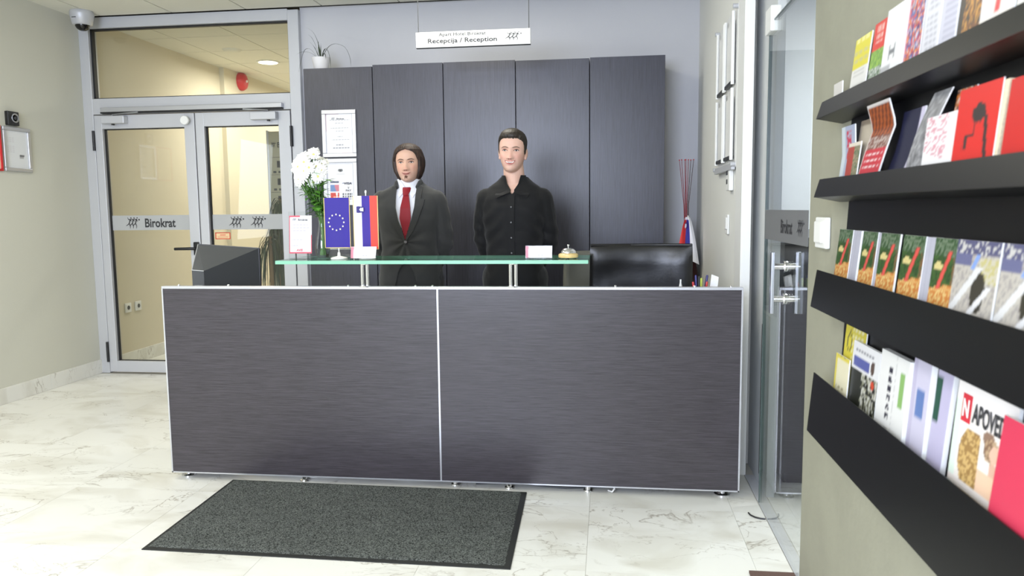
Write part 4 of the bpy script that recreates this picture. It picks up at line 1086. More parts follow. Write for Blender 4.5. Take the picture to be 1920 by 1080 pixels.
def torso_rings(tab, add=0.0, n=48, e=2.5, zs=None):
    rr = []
    z0, z1 = tab[0][0], tab[-1][0]
    N = 46
    for i in range(N+1):
        z = z0+(z1-z0)*i/N; a, b, cy = interp(tab, z)
        rr.append([((a+add)*sgnp(math.cos(2*PI*j/n), 2/e), cy+(b+add)*sgnp(math.sin(2*PI*j/n), 2/e), z) for j in range(n)])
    return rr
def front_y(tab, x, z, add=0.0, e=2.5):
    a, b, cy = interp(tab, z); a += add; b += add
    return cy-b*max(0.0, 1-(min(abs(x), a*.999)/a)**e)**(1/e)
def limb(mb, pts, rad, n=14, sub=6):
    P_ = [Vector(p) for p in pts]; q = []; rs = []
    k = len(P_)
    for i in range(k-1):
        p0, p1, p2, p3 = P_[max(i-1, 0)], P_[i], P_[i+1], P_[min(i+2, k-1)]
        for j in range(sub):
            t = j/sub
            q.append(.5*((2*p1)+(p2-p0)*t+(2*p0-5*p1+4*p2-p3)*t*t+(3*p1-p0-3*p2+p3)*t**3)); rs.append(rad[i]+(rad[i+1]-rad[i])*t)
    q.append(P_[-1]); rs.append(rad[-1])
    mb.tube(q, rs, n); mb.ball(q[0], rs[0], rs[0], rs[0]); mb.ball(q[-1], rs[-1], rs[-1], rs[-1])
def arm_pts(m, s):
    return [(s*m.sh, .0, m.zs-.045), (s*(m.sh+.020), .012, m.zs-.15), (s*(m.sh+.032), .04, m.zs-.285), (s*(m.sh-.03), .105, m.zs-.40), (s*.075, .165, m.zs-.475)]
def hand(mb, s, m):
    # palm and five bent fingers clasped behind the back
    w = Vector((s*.075, .165, m.zs-.475)); pc_ = Vector((s*.030, .182, m.zs-.505))
    limb(mb, [w, pc_], [.027, .030], 10, 3)
    mb.ball(pc_, .040, .016, .042)
    for i, (dz, l) in enumerate(((.026, .066), (.009, .074), (-.009, .070), (-.026, .056))):
        b0 = pc_+Vector((-s*.030, .004, dz)); d = Vector((-s, .10+.14*(s > 0), -.18)).normalized()
        p1 = b0+d*l*.45; p2 = p1+Vector((-s*.7, -.15, -.5)).normalized()*l*.3; p3 = p2+Vector((-s*.2, -.45, -.7)).normalized()*l*.25
        limb(mb, [b0, p1, p2, p3], [.0092, .0088, .0082, .007], 8, 3)
    t0 = pc_+Vector((s*.012, -.006, .034))
    limb(mb, [t0, t0+Vector((-s*.018, -.006, .028)), t0+Vector((-s*.040, -.002, .038))], [.012, .0105, .008], 8, 3)

def build_man(m):
    root_loc = (m.x, m.y, 0)
    TB = [(z, a-.020, b-.018, c) for (z, a, b, c) in m.torso]
    # ---- body: head, neck, trunk, arms, hands and legs grown into one surface
    mb = MB(); rr = []
    zs = [-.1165+(.109+.1165)*i/74 for i in range(75)]
    for z in zs:
        rr.append([to_head(m, head_xyz(m, 2*PI*j/96, z)) for j in range(96)])
    mb.rings(rr)
    for s in (-1, 1):
        c = to_head(m, (s*.0725*m.fw, .012, -.012))
        mt = Matrix.Rotation(-s*.45, 3, 'Z') @ Matrix.Rotation(s*.12, 3, 'Y')
        mb.ball(c, .0075*m.hs, .019*m.hs, .031*m.hs, 14, 10, mtx=mt)
        mb.ball(c+Vector((0, -.006, -.024))*m.hs, .006, .009, .010)
    hb = to_head(m, (0, .012, -.06))
    limb(mb, [(0, .022, m.zs-.06), (0, .018, m.zs+.03), (hb.x*.7, .010, hb.z-.02), (hb.x, hb.y+.01, hb.z+.03)], [.075, .060, .056, .055], 28, 5)
    mb.rings(torso_rings(TB))
    for s in (-1, 1):
        limb(mb, arm_pts(m, s), [.052, .046, .040, .035, .027])
        hand(mb, s, m)
        limb(mb, [(s*.085, .0, .90), (s*.09, -.005, .50), (s*.095, .01, .10)], [.088, .056, .042], 18)
        limb(mb, [(s*.095, .03, .05), (s*.10, -.05, .04), (s*.105, -.15, .03)], [.036, .034, .026], 12)
    def paint(me):
        at = me.color_attributes.new('Col', 'FLOAT_COLOR', 'POINT'); out = []
        inv = Matrix.Rotation(-m.tilt, 3, 'Y'); inz = Matrix.Rotation(-m.turn, 3, 'Z')
        b = m.skin
        for v in me.vertices:
            h = inz @ (inv @ (v.co-Vector(m.hc))); h = h/m.hs
            c = list(b)
            if h.z > -.13 and h.y < .02:
                ch = .75*gs(abs(h.x)-.042, .016)*gs(h.z+.030, .016); nose_ = gs(h.x, .012)*gs(h.z+.036, .012)*.6
                k_ = max(ch, nose_)
                c = [c[0]*(1+.02*k_), c[1]*(1-.16*k_), c[2]*(1-.13*k_)]
                st = m.stubble*max(0, min(1, (-.045-h.z)/.02))*max(0, min(1, 1-gs(h.x, .012)*gs(h.z+.05, .006)))
                c = [c[0]*(1-.16*st), c[1]*(1-.12*st), c[2]*(1-.06*st)]
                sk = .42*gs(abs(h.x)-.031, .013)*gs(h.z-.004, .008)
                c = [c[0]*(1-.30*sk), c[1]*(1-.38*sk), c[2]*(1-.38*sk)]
                lp = gs(h.x, .019)*gs(h.z+.0665-m.smile*.0*abs(h.x), .0062)
                c = [c[0]*(1-.05*lp), c[1]*(1-.26*lp), c[2]*(1-.18*lp)]
            out += [c[0], c[1], c[2], 1]
        at.data.foreach_set('color', out)
    body = smooth_mesh(mb, .0032, 2, M['skin'], 'person', None, paint)
    body.location = root_loc; body.rotation_euler = (0, 0, m.rz)
    tag(body, m.label, 'person')
    # ---- eyes, brows, mouth
    for s in (-1, 1):
        ex, ez = s*.0305, .0
        ey = face_y(m, ex, ez)
        e = MB(); mtx = Matrix.Rotation(s*.25, 3, 'Z')
        e.ball((0, 0, 0), .0130*m.hs, .0062*m.hs, .0043*m.hs, 20, 10, mtx=mtx)
        c = to_head(m, (ex, ey+.0022, ez)); eo = e.build('eye', mat('eye_white', C(216, 206, 202), .25), body, smooth=180, loc=c)
        i_ = MB().ball((0, -.0040*m.hs, .0004), .0052*m.hs, .0030*m.hs, .0042*m.hs, 16, 8).build('iris', mat('dark_brown_iris', C(46, 34, 28), .15), eo, smooth=180)
        lid = [to_head(m, (ex+s*dx, face_y(m, ex+s*dx, ez+dz)-.0018, ez+dz)) for dx, dz in ((-.0145, -.0015), (-.008, .0038), (0, .0058), (.008, .0044), (.0155, -.0002))]
        mb2 = MB(); limb(mb2, lid, [.0008, .0013, .0016, .0015, .0008], 6, 4); mb2.build('eyelash', mat('lash_brown', C(52, 36, 30), .6), body, smooth=60)
        fold = [to_head(m, (ex+s*dx, face_y(m, ex+s*dx, ez+dz)-.0006, ez+dz)) for dx, dz in ((-.013, .003), (0, .0095), (.014, .0045))]
        mb2 = MB(); limb(mb2, fold, [.0010, .0026, .0012], 6, 4); mb2.build('eyelid', M['lid'+m.key], body, smooth=60)
        br = [to_head(m, (ex+s*dx, face_y(m, ex+s*dx, ez+dz)-.0010, ez+dz)) for dx, dz in ((-.017, .0150), (-.006, .0185), (.006, .0195), (.019, .0145))]
        mb2 = MB(); limb(mb2, br, [.0016, .0024, .0022, .0009], 8, 4); mb2.build('eyebrow', m.browmat, body, smooth=60)
        nz = to_head(m, (s*.0062, face_y(m, s*.0062, -.0462)+.0010, -.0468))
        MB().ball((0, 0, 0), .0034, .003, .0016, 10, 6).build('nostril', mat('nostril_shadow', C(112, 62, 52), .8), body, smooth=180, loc=nz)
    def curve(pts, rad, name, mt, off=.0012):
        mb2 = MB(); limb(mb2, [to_head(m, (x, face_y(m, x, z)-off, z)) for x, z in pts], rad, 10, 5); return mb2.build(name, mt, body, smooth=60)
    lipm = mat('lip_pink', C(*m.lip), .4)
    if m.open_mouth:
        W_ = .0285
        def up(x): return -.0608+.0080*(x/W_)**2
        def lo(x): return -.0725+.0180*(x/W_)**2
        g_ = MB(); g_.grid(lambda u, v: to_head(m, ((u-.5)*2*W_*.96, face_y(m, (u-.5)*2*W_*.96, lo((u-.5)*2*W_)*(1-v)+up((u-.5)*2*W_)*v)-.0012, lo((u-.5)*2*W_)*(1-v)+up((u-.5)*2*W_)*v)), 20, 6)
        g_.build('mouth_opening', mat('mouth_dark', C(96, 40, 38), .5), body)
        g_ = MB(); g_.grid(lambda u, v: to_head(m, ((u-.5)*2*W_*.80, face_y(m, (u-.5)*2*W_*.80, up((u-.5)*2*W_*.8))-.0020, (lo((u-.5)*2*W_*.8)*.92+up((u-.5)*2*W_*.8)*.08)*(1-v)+up((u-.5)*2*W_*.8)*v)), 20, 5)
        g_.build('teeth', mat('teeth_white', C(232, 226, 214), .3), body)
        xs_ = (-1, -.6, -.25, 0, .25, .6, 1)
        curve([(W_*t*1.04, up(W_*t)+.0016) for t in xs_], [.0008, .0022, .0027, .0023, .0027, .0022, .0008], 'lip', lipm)
        curve([(W_*t*1.04, lo(W_*t)-.0012) for t in xs_], [.0008, .0026, .0036, .0038, .0036, .0026, .0008], 'lip', lipm)
    else:
        W_ = .0245
        xs_ = (-1, -.6, -.25, 0, .25, .6, 1)
        def mz(x): return -.0672+.0065*(x/W_)**2
        curve([(W_*t, mz(W_*t)+.0024) for t in xs_], [.0006, .0016, .0024, .0020, .0024, .0016, .0006], 'lip', lipm, .0006)
        curve([(W_*t*.8, mz(W_*t*.8)-.0034) for t in xs_], [.0008, .0022, .0030, .0032, .0030, .0022, .0008], 'lip', lipm, .0006)
        curve([(W_*t*1.08, mz(W_*t*1.08)) for t in xs_], [.0006, .0010, .0011, .0010, .0011, .0010, .0006], 'mouth_line', mat('mouth_line', C(104, 52, 46), .6), .0026)
    if m.goatee:
        g_ = MB()
        for k in range(46):
            x = random.gauss(0, .0045); z = -.0825+random.gauss(0, .0040)
            p = Vector((x, face_y(m, x, z)+.0004, z)); g_.tube([to_head(m, p), to_head(m, p+Vector((x*.15, -.0022, -.006)))], [.0014, .0006], 5)
        g_.build('goatee', mat('brown_goatee', C(120, 84, 66), .8), body)
    # ---- hair
    m.hair(m, body)
    # ---- clothes
    m.clothes(m, body)
    return body

def tufts(me_fn): pass
def hair_short(m, body):
    def hl(phi):
        p = abs(math.degrees((phi+PI) % (2*PI)-PI))
        return interp([(0, .064), (28, .066), (45, .060), (58, .050), (66, .030), (74, -.012), (88, -.020), (96, .022), (112, .020), (126, -.030), (150, -.062), (180, -.07)], p)[0]
    mb = MB(); rr = []
    N = 110
    zs = [-.085+(.109+.085)*i/64 for i in range(65)]
    for z in zs:
        ring = []
        for j in range(N):
            phi = 2*PI*j/N; p = head_xyz(m, phi, z, 0)
            c = (z-hl(phi))/.010+.5*noise.noise((phi*9, z*60, 1)); c = max(-1, min(1, c))
            full = .0045+.0085*max(0, min(1, (z-.03)/.07))
            if abs((phi+PI) % (2*PI)-PI) < 1.0 and z > .06: full += .004
            full += .0016*noise.noise((phi*14, z*90, 5))
            t = full*c if c > 0 else .007*c
            n_ = Vector((p.x, p.y-.01, max(0, z-.02)*1.3)).normalized()
            ring.append(to_head(m, p+n_*t))
        rr.append(ring)
    mb.rings(rr); mb.build('hair', m.hairmat, body, smooth=180)
def hair_long(m, body):
    HS = [(-.107, .050, .02, .055), (-.096, .064, .04, .072), (-.076, .077, .056, .090), (-.047, .0895, .068, .106), (-.015, .0965, .076, .112), (.01, .0975, .078, .114), (.03, .095, .090, .116), (.055, .087, .093, .112), (.075, .080, .090, .106), (.092, .068, .078, .092), (.106, .050, .058, .070), (.115, .030, .034, .042), (.119, .010, .012, .016)]
    OP = [(-.105, .056), (-.07, .064), (-.045, .071), (-.02, .0755), (.01, .0755), (.03, .069), (.048, .060), (.060, .047), (.069, .028), (.076, .006), (.082, -.02)]
    mb = MB(); N = 180; rr = []
    zs = [-.105+(.119+.105)*i/80 for i in range(81)]
    for z in zs:
        a, f, b = interp(HS, z); ring = []; op = interp(OP, z)[0]
        for j in range(N):
            phi = 2*PI*j/N; s, c = math.sin(phi), math.cos(phi); e = 2/2.2
            st = .0022*noise.noise((phi*16, z*7, 3))+.0010*noise.noise((phi*46, z*10, 8))
            x = (a+st)*sgnp(s, e); y = -(f+st)*sgnp(c, e) if c > 0 else (b+st)*sgnp(-c, e)
            if c > 0:
                k_ = max(-1, min(1, (op-.004*(x > 0)*1.0-abs(x))/.006))
                if k_ > -1:
                    t = (k_+1)/2; pin = head_xyz(m, phi, z, 0)*.80
                    x = x*(1-t)+min(abs(x), .04)*math.copysign(1, x)*t; y = y*(1-t)+(pin.y+.02)*t
            zz = z
            if z < -.095: zz += .006*noise.noise((phi*11, 0, 2))
            ring.append(to_head(m, (x, y, zz)))
        rr.append(ring)
    mb.rings(rr); mb.build('hair', m.hairmat, body, smooth=180)

def flap(body, name, mt, polyrows, yfn, th=.003):
    """thin cloth panel given rows of (z, x_inner, x_outer) laid on a front surface"""
    n = 6; F = []; 
    for (z, xi, xo) in polyrows:
        F.append([(xi+(xo-xi)*k/n, z) for k in range(n+1)])
    mb = MB(); R_ = len(F)
    v = [(x, yfn(x, z)-th, z) for row in F for (x, z) in row]+[(x, yfn(x, z)+.004, z) for row in F for (x, z) in row]
    w = n+1; o_ = R_*w; fs = []
    for r in range(R_-1):
        for k in range(n):
            fs.append((r*w+k, r*w+k+1, (r+1)*w+k+1, (r+1)*w+k)); fs.append((o_+r*w+k, o_+(r+1)*w+k, o_+(r+1)*w+k+1, o_+r*w+k+1))
    for r in range(R_-1):
        for k in (0, n): fs.append((r*w+k, (r+1)*w+k, o_+(r+1)*w+k, o_+r*w+k))
    for r in (0, R_-1):
        for k in range(n): fs.append((r*w+k, r*w+k+1, o_+r*w+k+1, o_+r*w+k))
    mb.add(v, fs); return mb.build(name, mt, body, smooth=50)
def sub_rows(rows, k=5):
    out = []
    for a, b in zip(rows, rows[1:]):
        for i in range(k): out.append(tuple(p+(q-p)*i/k for p, q in zip(a, b)))
    out.append(rows[-1]); return out
def trousers_shoes(m, body, mt, hem=.04):
    mb = MB()
    T = [(z, a-.006, b-.004, c) for (z, a, b, c) in m.torso if z < 1.12]
    mb.rings(torso_rings(T))
    for s in (-1, 1): limb(mb, [(s*.088, .0, .92), (s*.093, -.003, .50), (s*.097, .012, hem+.05)], [.100, .074, .062], 20)
    smooth_mesh(mb, .007, 3, mt, 'trousers', body)
    for s in (-1, 1):
        sh = MB(); rr = []
        for i in range(12):
            t = i/11; y = .075-.30*t; w = .036+.012*math.sin(PI*min(1, t*1.15))-.016*max(0, t-.75)*4; h = .085-.045*t if t < .8 else .049-.12*(t-.8)
            rr.append([(s*.10+w*math.cos(2*PI*k/16), y, max(0, h*.5+h*.5*math.sin(2*PI*k/16))) for k in range(16)])
        sh.rings(rr); sh.build('shoe', mat('black_shoe_leather', C(20, 19, 19), .3), body, smooth=60)

def clothes_suit(m, body):
    suit = m.suit
    J = m.torso
    zb = m.zb
    def vw(z): return interp([(zb+.010, -.004), (zb+.05, .012), (zb+.14, .047), (zb+.19, .056), (zb+.34, .061)], z)[0]
    def hem(z): return interp([(.80, .085), (.95, .046), (1.03, .004), (zb-.05, -.004)], z)[0]
    mb = MB(); mb.rings(torso_rings(J))
    for s in (-1, 1): limb(mb, arm_pts(m, s), [.068, .064, .057, .050, .044])
    def mod(me):
        out = []
        nrm = [v.normal.copy() for v in me.vertices]
        for v in me.vertices:
            p = v.co.copy()
            fold = .0045*noise.noise((p.x*9, p.y*9, p.z*12))+.0022*noise.noise((p.x*22, p.y*22, p.z*26))
            if p.y < 0 and abs(p.x) < .17:
                dx, dz = p.x, p.z-zb; r = math.hypot(dx, dz); an = math.atan2(dz, abs(dx))
                fold += .0050*math.sin(an*9+.8)*gs(r-.07, .05)
            if abs(p.x) > .17: fold += .004*math.sin(p.z*75+p.x*30)*gs(p.z-(m.zs-.30), .08)
            out.extend(p+nrm[v.index]*fold)
        me.vertices.foreach_set('co', out); me.update()
        delete_where(me, lambda c: c.y < front_y(J, c.x, c.z)+.05 and c.y < -.02 and ((c.z > zb+.012 and abs(c.x) < vw(c.z)) or (c.z < zb-.03 and abs(c.x) < hem(c.z)+.0015)))
        delete_where(me, lambda c: c.z > m.zs+.070)
    jk = smooth_mesh(mb, .0055, 3, suit, 'jacket', body, mod)
    yj = lambda x, z: front_y(J, x, z)-.002
    for s in (-1, 1):
        rows = [(zb+.006, s*.000, s*.006), (zb+.05, s*.014, s*.040), (zb+.12, s*.038, s*.074), (zb+.19, s*.054, s*.098), (zb+.232, s*.056, s*.108), (zb+.236, s*.056, s*.086), (zb+.30, s*.058, s*.090), (m.zs+.045, s*.058, s*.082)]
        flap(jk, 'lapel', suit, sub_rows(rows), yj, .008)
        MB().box(-.045, .045, -.003, .003, -.007, .007, bev=.002).build('pocket_welt', suit, jk, loc=(s*.105, front_y(J, .105, zb-.085)-.002, zb-.085)).rotation_euler = (0, 0, s*.35)
        limb_c = MB(); limb(limb_c, [(s*.060, front_y(J, .06, m.zs+.03)+.004, m.zs+.035), (s*.066, -.01, m.zs+.062), (s*.045, .055, m.zs+.072), (0, .075, m.zs+.075)], [.012, .014, .014, .014], 8)
        limb_c.build('collar', suit, jk, smooth=60)
    MB().lathe([(0, -.004), (.008, -.004), (.010, -.001), (.010, .002), (0, .002)], (0, 0, 0), 18, ax='y').build('button', mat('dark_horn_button', C(96, 92, 88), .3), jk, smooth=50, loc=(.002, front_y(J, 0, zb)-.006, zb))
    # shirt, collar, tie, trousers
    S = [(z, a-.012, b-.012, c) for (z, a, b, c) in J]
    sm = MB(); sm.rings(torso_rings(S)); sm.lathe([(.066, m.zs-.02), (.064, m.zs+.045), (.062, m.zs+.078)], (0, .014, 0), 36)
    shirt = M['shirtwhite']
    so = smooth_mesh(sm, .006, 2, shirt, 'shirt', body, lambda me: delete_where(me, lambda c: c.z > m.zs+.074))
    ys = lambda x, z: front_y(S, x, z)
    def ycol(x, z):
        t = max(0, min(1, (z-(m.zs-.01))/.075)); base = .014-math.sqrt(max(.0004, .066**2-min(abs(x), .064)**2))-.004
        return base*t+min(base, ys(x, z)-.004)*(1-t)
    for s in (-1, 1):
        rows = [(m.zs-.024, s*.036, s*.040), (m.zs+.0, s*.020, s*.052), (m.zs+.030, s*.008, s*.062), (m.zs+.058, s*.026, s*.0635), (m.zs+.080, s*.050, s*.0645)]
        flap(so, 'collar_wing', shirt, sub_rows(rows), ycol, .004)
    tm = M['tie']
    kz = m.zs+.022
    rows = [(zb+.006, .001, -.001), (zb+.03, .010, -.010), (zb+.13, .0315, -.0315), (zb+.19, .027, -.027), (kz-.036, .016, -.016), (kz-.030, .0155, -.0155)]
    flap(body, 'tie', tm, sub_rows([(z, a+.002, b+.002) for z, a, b in rows]), lambda x, z: ys(x, z)-.007+.05*abs(x)*.2, .006)
    rows = [(kz-.034, .014, -.014), (kz-.012, .021, -.021), (kz+.006, .024, -.024), (kz+.012, .020, -.020)]
    flap(body, 'tie_knot', tm, sub_rows(rows), lambda x, z: min(ys(x, z), ycol(x, z))-.009+14*x*x, .006)
    trousers_shoes(m, body, M['trousers_dark'])
def clothes_shirt(m, body):
    J = m.torso; cm = m.suit
    mb = MB(); mb.rings(torso_rings(J)); mb.lathe([(.068, m.zs-.02), (.066, m.zs+.05), (.064, m.zs+.084)], (0, .014, 0), 36)
    for s in (-1, 1): limb(mb, arm_pts(m, s), [.066, .062, .053, .046, .041])
    zb = m.zs-.012
    def mod(me):
        out = []
        nrm = [v.normal.copy() for v in me.vertices]
        for v in me.vertices:
            p = v.co.copy()
            fold = .0045*noise.noise((p.x*8, p.y*8, p.z*10))+.0025*noise.noise((p.x*20, p.y*20, p.z*22))
            if p.y < 0 and abs(p.x) < .18: fold += .0045*math.sin((p.z*1.0+abs(p.x)*.8)*70)*gs(abs(p.x)-.12, .045)*gs(p.z-1.18, .12)
            if abs(p.x) > .16: fold += .004*math.sin(p.z*80+p.x*30)*gs(p.z-(m.zs-.28), .09)
            out.extend(p+nrm[v.index]*fold)
        me.vertices.foreach_set('co', out); me.update()
        delete_where(me, lambda c: c.y < -.01 and c.z > zb and abs(c.x) < .040*min(1, (c.z-zb)/.06)+.004)
        delete_where(me, lambda c: c.z > m.zs+.080)
    so = smooth_mesh(mb, .0055, 3, cm, 'shirt', body, mod)
    yj = lambda x, z: front_y(J, x, z)-.003
    def ycol(x, z):
        t = max(0, min(1, (z-(m.zs-.02))/.06)); base = .014-math.sqrt(max(.0004, .070**2-min(abs(x), .066)**2))-.004
        return base*t+min(base, yj(x, z)-.004)*(1-t)
    for s in (-1, 1):
        rows = [(m.zs-.034, s*.078, s*.086), (m.zs-.020, s*.046, s*.094), (m.zs-.006, s*.012, s*.090), (m.zs+.008, s*.010, s*.082), (m.zs+.040, s*.030, s*.070), (m.zs+.088, s*.044, s*.0675)]
        flap(so, 'collar_wing', cm, sub_rows(rows), ycol, .005)
    rows = [(.86, -.016, .016), (m.zs-.02, -.016, .016)]
    flap(so, 'button_placket', cm, sub_rows(rows, 24), yj, .003)
    for k in range(6):
        z = m.zs-.085-.083*k
        MB().lathe([(0, -.0015), (.0038, -.0015), (.0045, 0), (0, .001)], (0, 0, 0), 14, ax='y').build('button', mat('grey_button', C(92, 92, 90), .4), so, smooth=50, loc=(0, front_y(J, 0, z)-.0068, z))
    trousers_shoes(m, body, M['trousers_black'])

def cloth_mat(name, col, rough=.8, bs=500, sheen=.2):
    return mat(name, col, rough, bump=.12, bscale=bs, sheen=sheen, spec=.25)
M['trousers_dark'] = cloth_mat('charcoal_suit_trousers', C(46, 46, 46)); M['trousers_black'] = cloth_mat('black_trousers', C(26, 26, 26))
M['shirtwhite'] = cloth_mat('white_shirt_cotton', C(236, 236, 242), .8, 700, .1)
M['tie'] = cloth_mat('dark_red_silk', C(142, 18, 34), .45, 900, .3)
M['lidA'] = mat('upper_eyelid_skin', C(186, 138, 116), .5); M['lidB'] = mat('upper_eyelid_skin_pale', C(200, 150, 132), .5)
A = Man(); A.key = 'A'; A.fw = 1.05; A.x, A.y, A.rz = -1.118, 4.22, .03
A.zs = 1.395; A.sh = .148; A.zb = 1.128
A.torso = [(.80, .182, .130, .01), (.90, .182, .130, .0), (1.0, .172, .124, 0), (1.08, .160, .118, 0), (1.16, .163, .120, 0), (1.25, .178, .126, 0), (1.31, .188, .122, .003), (1.35, .194, .112, .008), (1.388, .190, .100, .012), (1.410, .164, .088, .016), (1.428, .122, .078, .02), (1.445, .086, .070, .02), (1.468, .070, .064, .018)]
A.hs, A.hc, A.tilt, A.turn, A.smile = .935, (.004, -.012, 1.564), -.03, .0, .5
A.skin = c3(214, 172, 148); A.stubble = .55; A.goatee = True; A.open_mouth = False; A.lip = (178, 112, 100)
A.hairmat = fibre_mat('long_dark_brown_hair', C(24, 15, 11), C(70, 48, 38), (150, 150, 7), .6); A.browmat = mat('dark_brown_brow', C(92, 66, 54), .7)
A.hair = hair_long; A.clothes = clothes_suit; A.suit = cloth_mat('charcoal_wool_suit', C(58, 58, 57), .85, 420)
A.label = 'long haired man in a charcoal suit and red tie behind the desk'
Bm = Man(); Bm.key = 'B'; Bm.fw = 1.0; Bm.x, Bm.y, Bm.rz = -.520, 4.22, -.03
Bm.zs = 1.398; Bm.sh = .152
Bm.torso = [(.80, .170, .122, .01), (.90, .168, .122, 0), (1.0, .160, .116, 0), (1.08, .158, .114, 0), (1.16, .165, .118, 0), (1.25, .178, .124, 0), (1.31, .186, .120, .003), (1.35, .188, .110, .008), (1.388, .178, .098, .012), (1.414, .155, .086, .016), (1.442, .116, .076, .02), (1.464, .086, .069, .02), (1.486, .070, .064, .018)]
Bm.hs, Bm.hc, Bm.tilt, Bm.turn, Bm.smile = 1.0, (-.006, -.012, 1.617), .035, .0, 1
Bm.skin = c3(222, 180, 160); Bm.stubble = .12; Bm.goatee = False; Bm.open_mouth = True; Bm.lip = (196, 124, 118)
Bm.hairmat = fibre_mat('short_dark_brown_hair', C(18, 13, 9), C(52, 40, 28), (260, 260, 90), .5); Bm.browmat = mat('brown_brow', C(104, 80, 66), .7)
Bm.hair = hair_short; Bm.clothes = clothes_shirt; Bm.suit = cloth_mat('black_cotton_shirt', C(19, 19, 20), .75, 500, .1)
Bm.label = 'short haired smiling man in a black shirt behind the desk'
build_man(A); build_man(Bm)
# ------------------------------------------------------------------ wall of black brochure shelves
YN, YE = 2.288, .70
XC, XT, XW = .583, .598, .655
SH = [(1.545, 1.592, None, 'topmost black brochure shelf with a low lip'), (1.325, 1.376, 1.534, 'second black brochure shelf from the top, below the topmost one'),
      (1.010, 1.117, 1.314, 'third black brochure shelf, holding the green and snowy leaflets'), (.641, .815, 1.001, 'lowest black brochure shelf with the tallest lip')]
for zc, zt, zbk, lab in SH:
    s_ = thing('brochure_shelf', lab, 'shelf', (.62, (YN+YE)/2, zc), group='black brochure shelves on the wall end')
    def L_(p): return (p[0]-.62, p[2], p[1]-zc)
    def plate(name, a, b, th, y0, y1):
        d = (Vector((b[0]-a[0], 0, b[1]-a[1]))).normalized(); n = Vector((-d.z, 0, d.x))*th
        yy = (y0-(YN+YE)/2, y1-(YN+YE)/2)
        q0 = [Vector((a[0]-.62, yy[0], a[1]-zc)), Vector((b[0]-.62, yy[0], b[1]-zc))]
        q = q0+[q0[1]+n, q0[0]+n]
        MB().hull(q, [v+Vector((0, yy[1]-yy[0], 0)) for v in q]).build(name, M['shelf'], s_)
    plate('front_lip', (XC, zc), (XT, zt), -.0025, YN, YE)
    plate('base_plate', (XC+.002, zc), (XW, zc-.014), .0025, YN, YE)
    if zbk: plate('back_plate', (.638, zc-.008), (.6535, zbk), .0016, YN-.095, YE)

RK = {}
def leaflet(name, label, cat, sh, Yl, w, ztop, col, xb=.612, xt=.632, th=.003, nu=20, nv=36, bend=None, tilt=0.0, rough=None):
    zc, zt = SH[sh][0], SH[sh][1]
    zb = zc-.0145*((xb-XC)/(XW-XC))+.004
    H = ztop-zb; vy = (zt-zb)/H
    def pos(u, v):
        x = xb+(xt-xb)*v; y = Yl-w*u-tilt*v; z = zb+H*v
        if bend: dx, dy, dz = bend(u, v); x += dx; y += dy; z += dz
        return (x-.62, y-(Yl-w/2), z-zb)
    def c2(u, v):  # print drawn on the visible part: 0 at the lip, 1 at the top
        return tuple(.90*k for k in col(u, (v-vy)/(1-vy)))
    o = colgrid(name, pos, c2, nu, nv, M['print'], None, thick=(th, 0, 0), smooth=50)
    o.location = (.62, Yl-w/2, zb)
    tag(o, label, cat, group=('leaflets and booklets on the topmost shelf', 'leaflets and books on the second shelf', 'leaflets on the third shelf', 'magazines and leaflets on the lowest shelf')[sh])
    return o
def pages(o, w, h, t, x0, m=None):
    pass
def speck(u, v, k=1): return noise.noise((u*9*k, v*9*k, k*3.1))
W8 = (240, 240, 238)
# ---- shelf 1
leaflet('folded_card', 'small blank white card at the far end of the topmost shelf', 'card', 0, 2.205, .075, 1.630, lambda u, v: (226, 222, 216), xb=.606, xt=.612, tilt=-.02)
def y1(u, v):
    if v > .42:
        if v > .9 and .08 < u < .9 and int(u*14) % 4: return (250, 240, 150)
        if .5 < v < .78 and (int(v*40) % 2) and int(u*13+v*7) % 4: return (214, 206, 130)
        return (232, 220, 62)
    if int(v*44) % 3 == 0 and .12 < u < .85: return (214, 212, 206)
    return (240, 238, 232)
leaflet('leaflet', 'yellow and white leaflet on the topmost shelf', 'leaflet', 0, 2.108, .120, 1.722, y1)
def r1(u, v):
    if v > .52:
        if .2 < u < .75 and (.84 < v < .95 or .72 < v < .80 or .63 < v < .68) and int(u*22) % 3: return (246, 200, 190)
        return (226, 62, 48)
    if v > .22: return (150, 190, 76) if speck(u, v, 2) > -.1 else (96, 146, 60)
    return (206, 212, 204) if speck(u, v, 3) > 0 else (92, 120, 84)
leaflet('leaflet', 'red and green leaflet between the yellow one and the white booklet', 'leaflet', 0, 1.972, .095, 1.730, r1, xt=.634)
def w1_(u, v):
    if .33 < u < .64 and .22 < v < .42 and (abs(u-.48) > .08 or int(v*40) % 2): return (128, 130, 134)
    if u < .5 and v < .14: return (192, 192, 194)
    return (244, 244, 244)
o = leaflet('booklet', 'thick white booklet with a small grey emblem on the topmost shelf', 'booklet', 0, 1.870, .120, 1.737, w1_, xb=.608, xt=.628, th=.016)
def b1(u, v):
    s = speck(u, v, 3); s2 = speck(u+3, v, 2)
    if u < .1: return (216, 150, 170)
    if s > .18: return (214, 62, 60)
    if s2 > .12: return (92, 104, 166)
    if s < -.22: return (232, 150, 70)
    return (60, 52, 108) if s2 < -.15 else (206, 206, 222)
leaflet('leaflet', 'colourful red, blue and orange picture leaflet on the topmost shelf', 'leaflet', 0, 1.745, .085, 1.752, b1)
def t1_(u, v):
    if u < .10: return (206, 206, 214)
    if int(v*26) % 2 and .2 < u < .9 and (int(u*20+v*9) % 5): return (190, 190, 200)
    return (226, 226, 232)
leaflet('leaflet', 'white text leaflet with fine lines on the topmost shelf', 'leaflet', 0, 1.655, .080, 1.760, t1_, th=.010)
